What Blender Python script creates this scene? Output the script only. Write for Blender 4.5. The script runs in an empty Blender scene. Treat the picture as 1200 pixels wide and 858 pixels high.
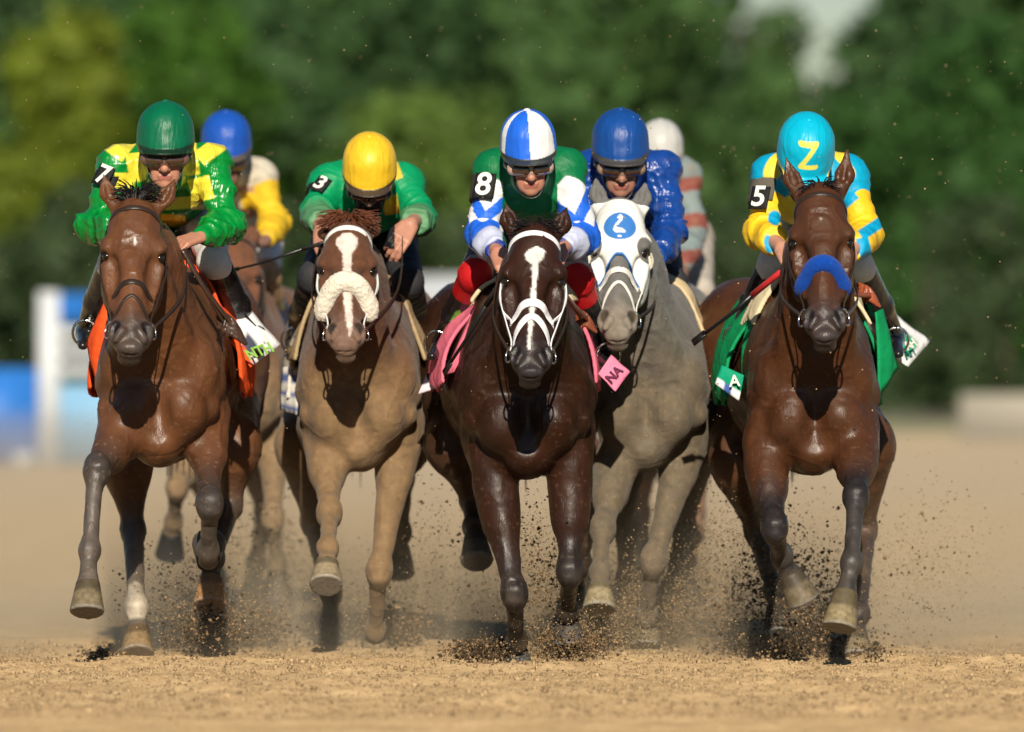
import bpy, math, random
import numpy as np
from mathutils import Vector, Matrix

random.seed(7)
RNG = np.random.default_rng(7)
SC = bpy.context.scene

# ------------------------------------------------------------------ camera
F = 9600.0            # focal length in photo pixels (photo is 1200 wide)
CAM_H = 1.17          # camera height
HOR = 400.0           # horizon row in the photo
cam_d = bpy.data.cameras.new("camera")
cam = bpy.data.objects.new("camera", cam_d)
SC.collection.objects.link(cam)
cam.location = (0, 0, CAM_H)
cam.rotation_euler = (math.radians(90) - math.atan(29.0 / F), 0, 0)
cam_d.sensor_width = 36.0
cam_d.lens = F / 1200.0 * 36.0
cam_d.clip_start = 0.5
cam_d.clip_end = 6000
cam_d.dof.use_dof = True
cam_d.dof.focus_distance = 29.45
cam_d.dof.aperture_fstop = 2.3
SC.camera = cam

# ------------------------------------------------------------------ light
SUN_EL, SUN_AZ = 25.0, 1.0          # elevation; degrees to the right of straight behind the camera
W = bpy.data.worlds.new("World")
SC.world = W
W.use_nodes = True
wn = W.node_tree
sky = wn.nodes.new("ShaderNodeTexSky")
sky.sky_type = 'NISHITA'
sky.sun_disc = False
sky.sun_elevation = math.radians(SUN_EL)
sky.sun_rotation = math.radians(180.0 - SUN_AZ)
sky.air_density = 1.3
sky.dust_density = 0.0
sky.ozone_density = 3.0
sky.altitude = 1500
bg = wn.nodes["Background"]
bg.inputs[1].default_value = 0.05
wn.links.new(sky.outputs[0], bg.inputs[0])
sl = bpy.data.lights.new("sun", 'SUN')
sl.energy = 5.0
sl.angle = math.radians(0.5)
sl.color = (1.0, 0.90, 0.74)
so = bpy.data.objects.new("sun", sl)
SC.collection.objects.link(so)
el, az = math.radians(SUN_EL), math.radians(SUN_AZ)
sdir = Vector((math.sin(az) * math.cos(el), -math.cos(az) * math.cos(el), math.sin(el)))
so.rotation_euler = sdir.to_track_quat('Z', 'Y').to_euler()
so.location = sdir * 60

SC.view_settings.view_transform = 'Standard'
SC.view_settings.look = 'None'
SC.view_settings.exposure = 0.22
SC.view_settings.gamma = 1.0
SC.render.engine = 'CYCLES'
SC.cycles.use_denoising = True
SC.cycles.max_bounces = 5
SC.cycles.transparent_max_bounces = 6

V3 = lambda *a: np.array(a, dtype=np.float64)


def W2(px, py, D):
    """world point seen at photo pixel (px, py) at distance D"""
    return V3((px - 600.0) * D / F, D, CAM_H - (py - HOR) * D / F)


# ------------------------------------------------------------------ noise
def _hash(ix, iy, iz, seed):
    h = (ix * 374761393 + iy * 668265263 + iz * 2147483647 + seed * 974634777) & 0xFFFFFFFF
    h = ((h ^ (h >> 13)) * 1274126177) & 0xFFFFFFFF
    h = h ^ (h >> 16)
    return (h & 0xFFFFFF).astype(np.float64) / float(0xFFFFFF)


def noise3(P, seed=0):
    """value noise, -1..1, for an (n,3) array"""
    i = np.floor(P).astype(np.int64)
    f = P - i
    f = f * f * f * (f * (f * 6 - 15) + 10)
    r = 0
    for dx in (0, 1):
        wx = f[:, 0] if dx else 1 - f[:, 0]
        for dy in (0, 1):
            wy = f[:, 1] if dy else 1 - f[:, 1]
            for dz in (0, 1):
                wz = f[:, 2] if dz else 1 - f[:, 2]
                r = r + wx * wy * wz * _hash(i[:, 0] + dx, i[:, 1] + dy, i[:, 2] + dz, seed)
    return r * 2 - 1


def fbm(P, octs=3, seed=0):
    r, a, s = 0, 1.0, 1.0
    for o in range(octs):
        r = r + a * noise3(P * s + o * 17.3, seed + o)
        a *= 0.5
        s *= 2.03
    return r / 1.75


# ------------------------------------------------------------------ distance fields
def nrm(v):
    return v / (np.linalg.norm(v) + 1e-12)


class Cone:
    """round cone a->b with radii ra, rb and a cross-section stretched by su (side) and sv"""
    def __init__(s, a, b, ra, rb, su=1.0, sv=1.0, side=(1, 0, 0), k=0.03, sub=False, ease=False):
        s.a, s.b = np.array(a, float), np.array(b, float)
        s.L = np.linalg.norm(s.b - s.a) + 1e-9
        s.w = (s.b - s.a) / s.L
        sd = np.array(side, float)
        u = sd - sd.dot(s.w) * s.w
        if np.linalg.norm(u) < 1e-3:
            u = np.cross(s.w, V3(0, 0.3, 1))
        s.u = nrm(u)
        s.v = np.cross(s.w, s.u)
        s.ra, s.rb, s.su, s.sv, s.k, s.sub, s.ease = ra, rb, su, sv, k, sub, ease
        m = max(ra, rb) * max(su, sv, 1)
        s.lo = np.minimum(s.a, s.b) - m
        s.hi = np.maximum(s.a, s.b) + m

    def d(s, X, Y, Z):
        x, y, z = X - s.a[0], Y - s.a[1], Z - s.a[2]
        pu = (x * s.u[0] + y * s.u[1] + z * s.u[2]) / s.su
        pv = (x * s.v[0] + y * s.v[1] + z * s.v[2]) / s.sv
        pw = x * s.w[0] + y * s.w[1] + z * s.w[2]
        t = np.clip(pw / s.L, 0, 1)
        e = t * t * (3 - 2 * t) if s.ease else t
        r = s.ra + (s.rb - s.ra) * e
        q = pw - t * s.L
        return (np.sqrt(pu * pu + pv * pv + q * q) - r) * min(s.su, s.sv, 1.0)


class Ell:
    def __init__(s, c, r, R=None, k=0.03, sub=False):
        s.c, s.r = np.array(c, float), np.array(r, float)
        s.R = np.eye(3) if R is None else np.array(R, float)   # rows: local axes
        s.k, s.sub = k, sub
        m = max(r)
        s.lo, s.hi = s.c - m, s.c + m

    def d(s, X, Y, Z):
        x, y, z = X - s.c[0], Y - s.c[1], Z - s.c[2]
        k0 = 0
        k1 = 0
        for i in range(3):
            q = x * s.R[i, 0] + y * s.R[i, 1] + z * s.R[i, 2]
            k0 = k0 + (q / s.r[i]) ** 2
            k1 = k1 + (q / s.r[i] ** 2) ** 2
        k0 = np.sqrt(k0)
        return k0 * (k0 - 1) / np.sqrt(k1 + 1e-12)


def combine(v, d, p):
    k = p.k
    if p.sub:
        h = np.clip(0.5 - 0.5 * (v + d) / k, 0, 1)
        return v + (-d - v) * h + k * h * (1 - h)
    h = np.clip(0.5 + 0.5 * (v - d) / k, 0, 1)
    return v + (d - v) * h - k * h * (1 - h)


def field(prims, xs, ys, zs, margin=0.04):
    V = np.full((len(xs), len(ys), len(zs)), 1.0, np.float32)
    for p in prims:
        m = margin + p.k
        sl = []
        for ax, g in enumerate((xs, ys, zs)):
            i0 = int(np.searchsorted(g, p.lo[ax] - m))
            i1 = int(np.searchsorted(g, p.hi[ax] + m))
            sl.append((max(i0 - 1, 0), min(i1 + 1, len(g))))
        if any(a >= b for a, b in sl):
            continue
        (a0, a1), (b0, b1), (c0, c1) = sl
        X = xs[a0:a1, None, None].astype(np.float32)
        Y = ys[None, b0:b1, None].astype(np.float32)
        Z = zs[None, None, c0:c1].astype(np.float32)
        sub = V[a0:a1, b0:b1, c0:c1]
        V[a0:a1, b0:b1, c0:c1] = combine(sub, p.d(X, Y, Z), p)
    return V


def pts_field(prims, P):
    v = np.full(len(P), 1.0)
    for p in prims:
        v = combine(v, p.d(P[:, 0], P[:, 1], P[:, 2]), p)
    return v


def surfnet(V, xs, ys, zs, smooth=1):
    S = V < 0
    c = np.zeros(tuple(n - 1 for n in V.shape), np.int8)
    for i in (0, 1):
        for j in (0, 1):
            for k in (0, 1):
                c += S[i:S.shape[0] - 1 + i, j:S.shape[1] - 1 + j, k:S.shape[2] - 1 + k]
    act = np.nonzero((c > 0) & (c < 8))
    n = len(act[0])
    if n == 0:
        return np.zeros((0, 3)), np.zeros((0, 4), int)
    I, J, K = act
    idm = np.full(c.shape, -1, np.int32)
    idm[act] = np.arange(n)
    pos = np.zeros((n, 3))
    cnt = np.zeros(n)
    cv = {(i, j, k): V[I + i, J + j, K + k].astype(np.float64) for i in (0, 1) for j in (0, 1) for k in (0, 1)}
    for ax in range(3):
        for u in (0, 1):
            for w in (0, 1):
                o = [u, w]
                a = [0, 0, 0]; b = [0, 0, 0]
                oth = [q for q in range(3) if q != ax]
                a[oth[0]] = b[oth[0]] = u
                a[oth[1]] = b[oth[1]] = w
                b[ax] = 1
                va, vb = cv[tuple(a)], cv[tuple(b)]
                m = (va < 0) != (vb < 0)
                t = np.where(m, va / np.where(m, va - vb, 1), 0)
                for q in range(3):
                    pos[:, q] += np.where(m, a[q] + (t if q == ax else 0), 0)
                cnt += m
    pos /= cnt[:, None]
    P = np.empty_like(pos)
    for q, (g, ii) in enumerate(((xs, I), (ys, J), (zs, K))):
        P[:, q] = g[ii] + pos[:, q] * (g[ii + 1] - g[ii])
    quads = []
    for ax in range(3):
        if ax == 0:
            A, B = S[:-1, 1:-1, 1:-1], S[1:, 1:-1, 1:-1]
            o = ((0, -1, -1), (0, 0, -1), (0, 0, 0), (0, -1, 0)); base = (0, 1, 1)
        elif ax == 1:
            A, B = S[1:-1, :-1, 1:-1], S[1:-1, 1:, 1:-1]
            o = ((-1, 0, -1), (-1, 0, 0), (0, 0, 0), (0, 0, -1)); base = (1, 0, 1)
        else:
            A, B = S[1:-1, 1:-1, :-1], S[1:-1, 1:-1, 1:]
            o = ((-1, -1, 0), (0, -1, 0), (0, 0, 0), (-1, 0, 0)); base = (1, 1, 0)
        x = np.nonzero(A != B)
        i, j, k = x[0] + base[0], x[1] + base[1], x[2] + base[2]
        q = np.stack([idm[i + d[0], j + d[1], k + d[2]] for d in o], 1)
        inside_first = A[x]
        q[~inside_first] = q[~inside_first][:, ::-1]
        quads.append(q)
    Q = np.concatenate(quads)
    Q = Q[(Q >= 0).all(1)]
    for _ in range(smooth):
        acc = np.zeros_like(P); num = np.zeros(len(P))
        for a, b in ((0, 1), (1, 2), (2, 3), (3, 0)):
            np.add.at(acc, Q[:, a], P[Q[:, b]]); np.add.at(acc, Q[:, b], P[Q[:, a]])
            np.add.at(num, Q[:, a], 1); np.add.at(num, Q[:, b], 1)
        P = P * 0.5 + 0.5 * acc / np.maximum(num, 1)[:, None]
    return P, Q


def grid(lo, hi, h):
    return [np.arange(lo[i] - 2 * h, hi[i] + 3 * h, h) for i in range(3)]


def vnormals(P, Q):
    n = np.cross(P[Q[:, 2]] - P[Q[:, 0]], P[Q[:, 3]] - P[Q[:, 1]])
    N = np.zeros_like(P)
    for a in range(4):
        np.add.at(N, Q[:, a], n)
    return N / (np.linalg.norm(N, axis=1)[:, None] + 1e-12)


# ------------------------------------------------------------------ mesh helpers
def mk(name, P, Q, mat, parent=None, col=None, smooth=True, loc=None):
    me = bpy.data.meshes.new(name)
    P = np.asarray(P, np.float32)
    Q = np.asarray(Q)
    me.vertices.add(len(P))
    me.vertices.foreach_set("co", P.ravel())
    k = Q.shape[1]
    me.loops.add(Q.size)
    me.loops.foreach_set("vertex_index", Q.astype(np.int32).ravel())
    me.polygons.add(len(Q))
    me.polygons.foreach_set("loop_start", np.arange(0, Q.size, k, dtype=np.int32))
    if smooth:
        me.polygons.foreach_set("use_smooth", np.ones(len(Q), bool))
    me.update(calc_edges=True)
    if col is not None:
        ca = me.color_attributes.new("Col", 'FLOAT_COLOR', 'POINT')
        c4 = np.ones((len(P), 4), np.float32)
        c4[:, :3] = col
        ca.data.foreach_set("color", c4.ravel())
    me.materials.append(mat)
    o = bpy.data.objects.new(name, me)
    SC.collection.objects.link(o)
    if parent is not None:
        o.parent = parent
    if loc is not None:
        o.location = loc
    return o


def empty(name, loc, label, cat, group=None):
    o = bpy.data.objects.new(name, None)
    SC.collection.objects.link(o)
    o.location = loc
    o.empty_display_size = 0.2
    o["label"] = label
    o["category"] = cat
    if group:
        o["group"] = group
    return o


def sdf_obj(name, prims, h, mat, parent, colf=None, extra=None, smooth=1, wr=None, lo=None, hi=None, margin=0.04, zcut=None):
    """extra(V, X, Y, Z) may cut the field; wr(P, N) returns a displacement along the normal; colf(P, N) -> rgb"""
    if lo is None:
        lo = np.min([p.lo for p in prims if not p.sub], axis=0)
        hi = np.max([p.hi for p in prims if not p.sub], axis=0)
    xs, ys, zs = grid(lo, hi, h)
    V = field(prims, xs, ys, zs, margin)
    if extra is not None:
        V = extra(V, xs[:, None, None].astype(np.float32), ys[None, :, None].astype(np.float32), zs[None, None, :].astype(np.float32))
    P, Q = surfnet(V, xs, ys, zs, smooth)
    if len(P) == 0:
        return None
    if wr is not None:
        N = vnormals(P, Q)
        P = P + N * wr(P, N)[:, None]
    col = None
    if colf is not None:
        col = colf(P, vnormals(P, Q))
    return mk(name, P, Q, mat, parent, col)


def tube(pts, r, n=8, close=True):
    """polyline tube -> P, Q ; r scalar or list"""
    pts = [np.array(p, float) for p in pts]
    m = len(pts)
    rr = r if hasattr(r, '__len__') else [r] * m
    P = []
    side = None
    for i, p in enumerate(pts):
        t = nrm(pts[min(i + 1, m - 1)] - pts[max(i - 1, 0)])
        if side is None:
            side = nrm(np.cross(t, V3(0.13, 0.2, 1)))
        side = nrm(side - side.dot(t) * t)
        up = np.cross(t, side)
        for j in range(n):
            a = 2 * math.pi * j / n
            P.append(p + rr[i] * (math.cos(a) * side + math.sin(a) * up))
    Q = []
    for i in range(m - 1):
        for j in range(n):
            a, b = i * n + j, i * n + (j + 1) % n
            Q.append((a, b, b + n, a + n))
    P.append(pts[0]); P.append(pts[-1])
    c0, c1 = len(P) - 2, len(P) - 1
    for j in range(0, n, 2):
        Q.append((c0, (j + 2) % n, (j + 1) % n, j))
        Q.append((c1, (m - 1) * n + j, (m - 1) * n + (j + 1) % n, (m - 1) * n + (j + 2) % n))
    return np.array(P), np.array(Q)


def ribbon(pts, w, t, wdir):
    """flat strap of width w (direction wdir) and thickness t through pts"""
    pts = [np.array(p, float) for p in pts]
    m = len(pts)
    P, Q = [], []
    wd0 = np.array(wdir, float)
    for i, p in enumerate(pts):
        tt = nrm(pts[min(i + 1, m - 1)] - pts[max(i - 1, 0)])
        wd = nrm(wd0 - wd0.dot(tt) * tt)
        up = np.cross(tt, wd)
        for a, b in ((-1, -1), (1, -1), (1, 1), (-1, 1)):
            P.append(p + a * wd * w / 2 + b * up * t / 2)
    for i in range(m - 1):
        for j in range(4):
            a, b = i * 4 + j, i * 4 + (j + 1) % 4
            Q.append((a, b, b + 4, a + 4))
    Q.append((3, 2, 1, 0)); e = (m - 1) * 4
    Q.append((e, e + 1, e + 2, e + 3))
    return np.array(P), np.array(Q)


def spline(pts, n=6):
    pts = [np.array(p, float) for p in pts]
    out = []
    m = len(pts)
    for i in range(m - 1):
        p0, p1, p2, p3 = pts[max(i - 1, 0)], pts[i], pts[i + 1], pts[min(i + 2, m - 1)]
        for j in range(n):
            t = j / n
            out.append(0.5 * ((2 * p1) + (-p0 + p2) * t + (2 * p0 - 5 * p1 + 4 * p2 - p3) * t * t + (-p0 + 3 * p1 - 3 * p2 + p3) * t ** 3))
    out.append(pts[-1])
    return out


def joinPQ(parts):
    P, Q, o = [], [], 0
    for p, q in parts:
        P.append(p); Q.append(q + o); o += len(p)
    return np.concatenate(P), np.concatenate(Q)


def boxPQ(lo, hi):
    x0, y0, z0 = lo; x1, y1, z1 = hi
    P = np.array([(x0, y0, z0), (x1, y0, z0), (x1, y1, z0), (x0, y1, z0), (x0, y0, z1), (x1, y0, z1), (x1, y1, z1), (x0, y1, z1)], float)
    Q = np.array([(3, 2, 1, 0), (4, 5, 6, 7), (0, 1, 5, 4), (1, 2, 6, 5), (2, 3, 7, 6), (3, 0, 4, 7)])
    return P, Q


# ------------------------------------------------------------------ materials
def mat_attr(name, rough=0.5, spec=0.5, coat=0.0, sheen=0.0, bumps=(), var=0.12, varscale=20, attr=True, col=(0.5, 0.5, 0.5), metal=0.0, coatr=0.2, rvar=0.0, sss=0.0, aniso=0.0):
    m = bpy.data.materials.new(name)
    m.use_nodes = True
    nt = m.node_tree
    b = nt.nodes["Principled BSDF"]
    b.inputs["Roughness"].default_value = rough
    b.inputs["Specular IOR Level"].default_value = spec
    b.inputs["Metallic"].default_value = metal
    b.inputs["Coat Weight"].default_value = coat
    b.inputs["Coat Roughness"].default_value = coatr
    b.inputs["Sheen Weight"].default_value = sheen
    b.inputs["Anisotropic"].default_value = aniso
    if sss:
        b.inputs["Subsurface Weight"].default_value = sss
        b.inputs["Subsurface Radius"].default_value = (0.012, 0.005, 0.003)
        b.inputs["Subsurface Scale"].default_value = 1.0
    tc = nt.nodes.new("ShaderNodeTexCoord")
    if attr:
        src = nt.nodes.new("ShaderNodeAttribute")
        src.attribute_name = "Col"
        cout = src.outputs["Color"]
    else:
        src = nt.nodes.new("ShaderNodeRGB")
        src.outputs[0].default_value = (*col, 1)
        cout = src.outputs[0]
    n = nt.nodes.new("ShaderNodeTexNoise")
    n.inputs["Scale"].default_value = varscale
    n.inputs["Detail"].default_value = 6
    nt.links.new(tc.outputs["Object"], n.inputs["Vector"])
    mr = nt.nodes.new("ShaderNodeMapRange")
    mr.inputs[1].default_value = 0.3
    mr.inputs[2].default_value = 0.7
    mr.inputs[3].default_value = 1 - var
    mr.inputs[4].default_value = 1 + var
    nt.links.new(n.outputs["Fac"], mr.inputs[0])
    vm = nt.nodes.new("ShaderNodeVectorMath")
    vm.operation = 'SCALE'
    nt.links.new(cout, vm.inputs[0])
    nt.links.new(mr.outputs[0], vm.inputs["Scale"])
    nt.links.new(vm.outputs[0], b.inputs["Base Color"])
    if rvar:
        n2 = nt.nodes.new("ShaderNodeTexNoise")
        n2.inputs["Scale"].default_value = 9
        n2.inputs["Detail"].default_value = 4
        nt.links.new(tc.outputs["Object"], n2.inputs["Vector"])
        m2 = nt.nodes.new("ShaderNodeMapRange")
        m2.inputs[1].default_value = 0.35
        m2.inputs[2].default_value = 0.65
        m2.inputs[3].default_value = rough - rvar
        m2.inputs[4].default_value = rough + rvar
        nt.links.new(n2.outputs["Fac"], m2.inputs[0])
        nt.links.new(m2.outputs[0], b.inputs["Roughness"])
    last = None
    for (sc, st, dist, stretch) in bumps:
        mp = nt.nodes.new("ShaderNodeMapping")
        mp.inputs["Scale"].default_value = stretch
        nt.links.new(tc.outputs["Object"], mp.inputs["Vector"])
        nb = nt.nodes.new("ShaderNodeTexNoise")
        nb.inputs["Scale"].default_value = sc
        nb.inputs["Detail"].default_value = 4
        nb.inputs["Distortion"].default_value = 0.4
        nt.links.new(mp.outputs[0], nb.inputs["Vector"])
        bp = nt.nodes.new("ShaderNodeBump")
        bp.inputs["Strength"].default_value = st
        bp.inputs["Distance"].default_value = dist
        nt.links.new(nb.outputs["Fac"], bp.inputs["Height"])
        if last is not None:
            nt.links.new(last.outputs[0], bp.inputs["Normal"])
        last = bp
    if last is not None:
        nt.links.new(last.outputs[0], b.inputs["Normal"])
    return m


ONE = (1, 1, 1)
M_COAT = mat_attr("coat", 0.43, 0.33, sheen=0.0, bumps=((9, 0.35, 0.03, (1, 1, 0.6)), (230, 0.6, 0.002, (1, 1, 0.22)), (70, 0.10, 0.004, (1, 1, 0.4))), var=0.2, varscale=11, rvar=0.12)
M_COATDIRT = mat_attr("dusty_coat", 0.72, 0.2, sheen=0.1, bumps=((9, 0.35, 0.03, (1, 1, 0.6)), (200, 0.8, 0.003, (1, 1, 0.4))), var=0.18, varscale=30, rvar=0.1)
M_HOOF = mat_attr("hoof_horn", 0.55, 0.3, bumps=((60, 0.4, 0.003, (1, 1, 0.2)),), var=0.2, varscale=60)
M_SATIN = mat_attr("satin", 0.30, 0.6, sheen=0.0, bumps=((7, 0.7, 0.05, (1.8, 1, 0.7)),), var=0.07, varscale=12)
M_NYLON = mat_attr("nylon", 0.52, 0.3, sheen=0.0, bumps=((8, 0.5, 0.03, (1.6, 1, 0.8)), (600, 0.2, 0.001, ONE)), var=0.07, varscale=14)
M_CLOTH = mat_attr("woven_cloth", 0.7, 0.25, sheen=0.0, bumps=((14, 0.6, 0.02, ONE), (420, 0.3, 0.001, ONE)), var=0.08, varscale=20)
M_HELM = mat_attr("helmet_cover", 0.42, 0.4, sheen=0.0, bumps=((16, 0.9, 0.012, (1.5, 1, 0.3)), (500, 0.3, 0.001, ONE)), var=0.04, varscale=15)
M_SKIN = mat_attr("skin", 0.48, 0.4, bumps=((45, 0.25, 0.004, ONE),), var=0.07, varscale=40, sss=0.15)
M_LEATHER = mat_attr("leather", 0.35, 0.5, bumps=((50, 0.3, 0.004, ONE),), var=0.15, varscale=30)
M_BOOT = mat_attr("boot_leather", 0.2, 0.6, bumps=((16, 0.6, 0.012, ONE),), var=0.15, varscale=20)
M_FLEECE = mat_attr("fleece", 0.95, 0.1, sheen=0.1, bumps=((260, 0.8, 0.006, ONE),), var=0.12, varscale=90)
M_EYE = mat_attr("eye", 0.06, 0.8, attr=False, col=(0.012, 0.007, 0.004), var=0.0)
M_LENS = mat_attr("goggle_lens", 0.05, 0.9, attr=False, col=(0.07, 0.035, 0.02), var=0.0, coat=1.0, coatr=0.03)
M_METAL = mat_attr("bit_metal", 0.22, 0.5, attr=False, col=(0.75, 0.74, 0.72), metal=1.0, var=0.05)
M_HAIR = mat_attr("horse_hair", 0.5, 0.4, var=0.2, varscale=60)


# ------------------------------------------------------------------ horses
def sm(a, b, x):
    t = np.clip((x - a) / (b - a), 0, 1)
    return t * t * (3 - 2 * t)


def mixc(c0, c1, t):
    return c0 * (1 - t[:, None]) + np.array(c1) * t[:, None]


def chain(P, J):
    """closest distance to the polyline J and the chain coordinate there"""
    best = np.full(len(P), 9.0); s = np.zeros(len(P))
    for i in range(len(J) - 1):
        a, b = J[i], J[i + 1]
        ab = b - a
        t = np.clip(((P - a) @ ab) / (ab @ ab + 1e-9), 0, 1)
        d = np.linalg.norm(P - a - t[:, None] * ab, axis=1)
        m = d < best
        best[m] = d[m]; s[m] = i + t[m]
    return best, s


class Horse:
    pass


def build_horse(sp):
    H = Horse()
    D0 = sp['D0']
    X0 = (sp['cx'] - 600) * D0 / F
    root = empty("racehorse", (X0, D0, 0), sp['label'], "horse", "racehorses galloping down the dirt track")
    O = V3(X0, D0, 0)
    H.root, H.O, H.D0, H.sp = root, O, D0, sp
    L = lambda px, py, dy: W2(px, py, D0 + dy) - O
    H.L = L
    dz = sp.get('dz', 0.0)          # body lowered or raised
    hx = sp.get('hx', 0.0)          # hindquarters set to one side
    ws = sp.get('ws', 1.0)          # chest width factor
    hw = sp.get('hw', 1.0)
    T = lambda x, y, z: V3(x * ws + hx * max(0, (y - 0.3)) / 1.5, y, z + dz)
    pr = []
    A = pr.append
    # trunk
    A(Ell(T(0, 0.98, 1.09), (0.275 * ws, 0.72, 0.35), k=0.05))
    A(Ell(T(0, 0.42, 1.06), (0.225 * ws, 0.40, 0.36), k=0.08))
    A(Cone(T(0, 0.45, 1.30), T(0, 1.0, 1.37), 0.10, 0.10, su=1.0, k=0.10))            # withers, back
    for s in (-1, 1):
        A(Cone(T(s * 0.085, 0.46, 1.33), T(s * 0.150, 0.16, 1.00), 0.080, 0.100, su=0.95, k=0.05))   # shoulder blade
        A(Ell(T(s * 0.088, 0.070, 0.915), (0.096, 0.124, 0.120), k=0.012))                 # breast muscle
        A(Cone(T(s * 0.03, 0.01, 1.13), T(s * 0.165, 0.10, 0.92), 0.045, 0.062, k=0.018))          # muscle running to the arm
        A(Ell(T(s * 0.15, 0.09, 1.045), (0.072, 0.09, 0.12), k=0.022))
        A(Ell(T(s * 0.14, 0.30, 0.88), (0.10, 0.17, 0.15), k=0.05))                       # arm into trunk
        A(Ell(T(s * 0.14 * hw, 1.75, 1.10), (0.20 * hw, 0.37, 0.33), k=0.07))             # quarter
        A(Ell(T(s * 0.17 * hw, 1.95, 0.98), (0.15 * hw, 0.24, 0.30), k=0.06))
    A(Ell(T(0, 1.65, 1.27), (0.22, 0.38, 0.15), k=0.08))                                  # croup
    A(Ell(T(0, 0.12, 0.80), (0.10, 0.14, 0.10), k=0.06))                                  # breast bone
    A(Cone(T(0, -0.03, 1.12), T(0, -0.03, 0.82), 0.016, 0.014, k=0.055, sub=True))         # furrow between the breast muscles
    # head frame
    poll = L(*sp['poll']); muz = L(*sp['muz'])
    hd = muz - poll
    hs = np.linalg.norm(hd) / 0.625
    dn = nrm(hd)
    u0 = V3(1, sp.get('yaw', 0.0), sp.get('roll', 0.0))
    u = nrm(u0 - u0.dot(dn) * dn)
    fr = np.cross(dn, u)
    if fr[1] > 0:
        fr = -fr
    Rm = np.stack([u, fr, dn])
    hp = lambda x, f, d: poll + hs * (x * u + f * fr + d * dn)
    H.hp, H.Rm, H.hs, H.poll = hp, Rm, hs, poll
    # neck
    nb = T(0, 0.20, 1.13)
    nm = (nb + poll) / 2 + V3(0, 0.05, 0.03)
    nt_ = hp(0, -0.13, 0.10)
    A(Cone(nb, nm, 0.205, 0.145, su=0.80, sv=1.0, k=0.10))
    A(Cone(nm, nt_, 0.145, 0.105, su=0.74, sv=1.0, k=0.06))
    A(Cone(T(0, 0.45, 1.33), hp(0, -0.10, 0.03), 0.07, 0.055, su=0.8, k=0.08))            # crest
    for s in (-1, 1):
        A(Cone(hp(s * 0.055, -0.16, 0.16), T(s * 0.10, 0.10, 1.02), 0.055, 0.07, k=0.045))   # jugular line muscles
    # head
    hpr = []
    B = hpr.append
    E = lambda c, r, k=0.025, sub=False: Ell(hp(*c), [q * hs for q in r], R=Rm, k=k * hs, sub=sub)

    def CO(a, b, ra, rb, su=1.0, sv=1.0, k=0.025, sub=False):
        return Cone(hp(*a), hp(*b), ra * hs, rb * hs, su=su, sv=sv, side=u, k=k * hs, sub=sub)
    B(E((0, -0.075, 0.09), (0.088, 0.085, 0.13)))
    B(E((0, -0.060, 0.18), (0.100, 0.058, 0.13), 0.03))
    B(CO((0, -0.078, 0.22), (0, -0.065, 0.47), 0.072, 0.048, su=1.18, sv=0.95, k=0.03))
    B(CO((0, -0.03, 0.26), (0, -0.032, 0.50), 0.036, 0.026, k=0.035))
    for s in (-1, 1):
        B(E((s * 0.088, -0.064, 0.172), (0.032, 0.036, 0.036), 0.022))        # brow
        B(E((s * 0.070, -0.150, 0.245), (0.044, 0.090, 0.145), 0.03))         # cheek
        B(CO((s * 0.098, -0.085, 0.235), (s * 0.068, -0.075, 0.42), 0.013, 0.008, k=0.022))  # facial crest
        B(E((s * 0.114, -0.068, 0.206), (0.020, 0.024, 0.020), 0.012, True))  # socket
        B(CO((s * 0.098, -0.040, 0.190), (s * 0.112, -0.085, 0.188), 0.011, 0.008, k=0.010))
        B(E((s * 0.070, -0.045, 0.300), (0.022, 0.026, 0.075), 0.040, True))  # hollow beside the nose bone
        B(E((s * 0.046, -0.048, 0.530), (0.032, 0.040, 0.050), 0.018))        # nostril wing
        B(CO((s * 0.048, -0.006, 0.500), (s * 0.060, -0.030, 0.550), 0.017, 0.014, k=0.010, sub=True))
        B(CO((s * 0.030, -0.006, 0.545), (s * 0.050, -0.020, 0.578), 0.010, 0.009, k=0.012))
        B(E((s * 0.036, -0.070, 0.080), (0.03, 0.03, 0.05), 0.03))
    B(CO((0, -0.165, 0.27), (0, -0.115, 0.55), 0.055, 0.034, su=0.95, k=0.03))
    B(E((0, -0.070, 0.535), (0.060, 0.054, 0.080), 0.025))
    B(E((0, -0.048, 0.600), (0.046, 0.034, 0.026), 0.015))
    B(E((0, -0.100, 0.604), (0.040, 0.036, 0.022), 0.014))
    B(CO((-0.05, -0.045, 0.618), (0.05, -0.045, 0.618), 0.004, 0.004, k=0.010, sub=True))
    ears = sp['ears']          # (tip px, tip py, tip dy), base side offset
    for s, et in zip((-1, 1), ears):
        tip = L(*et)
        base = hp(s * 0.058, -0.085, 0.012)
        mid = (base + tip) / 2 + s * u * 0.012 * hs
        B(Cone(base, mid, 0.026 * hs, 0.031 * hs, su=1.0, sv=0.7, side=u, k=0.02 * hs))
        B(Cone(mid, tip, 0.031 * hs, 0.005 * hs, su=1.0, sv=0.7, side=u, k=0.012))
        fdir = nrm(fr * 0.8 + s * u * 0.35)
        off = fdir * 0.024 * hs
        B(Cone(base * 0.65 + tip * 0.35 + off, base * 0.12 + tip * 0.88 + off * 0.5, 0.016 * hs, 0.004, su=1.0, k=0.006, sub=True, side=u))
    pr += hpr
    H.hpr = hpr
    # legs
    legs = []
    hoofs = []
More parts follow.
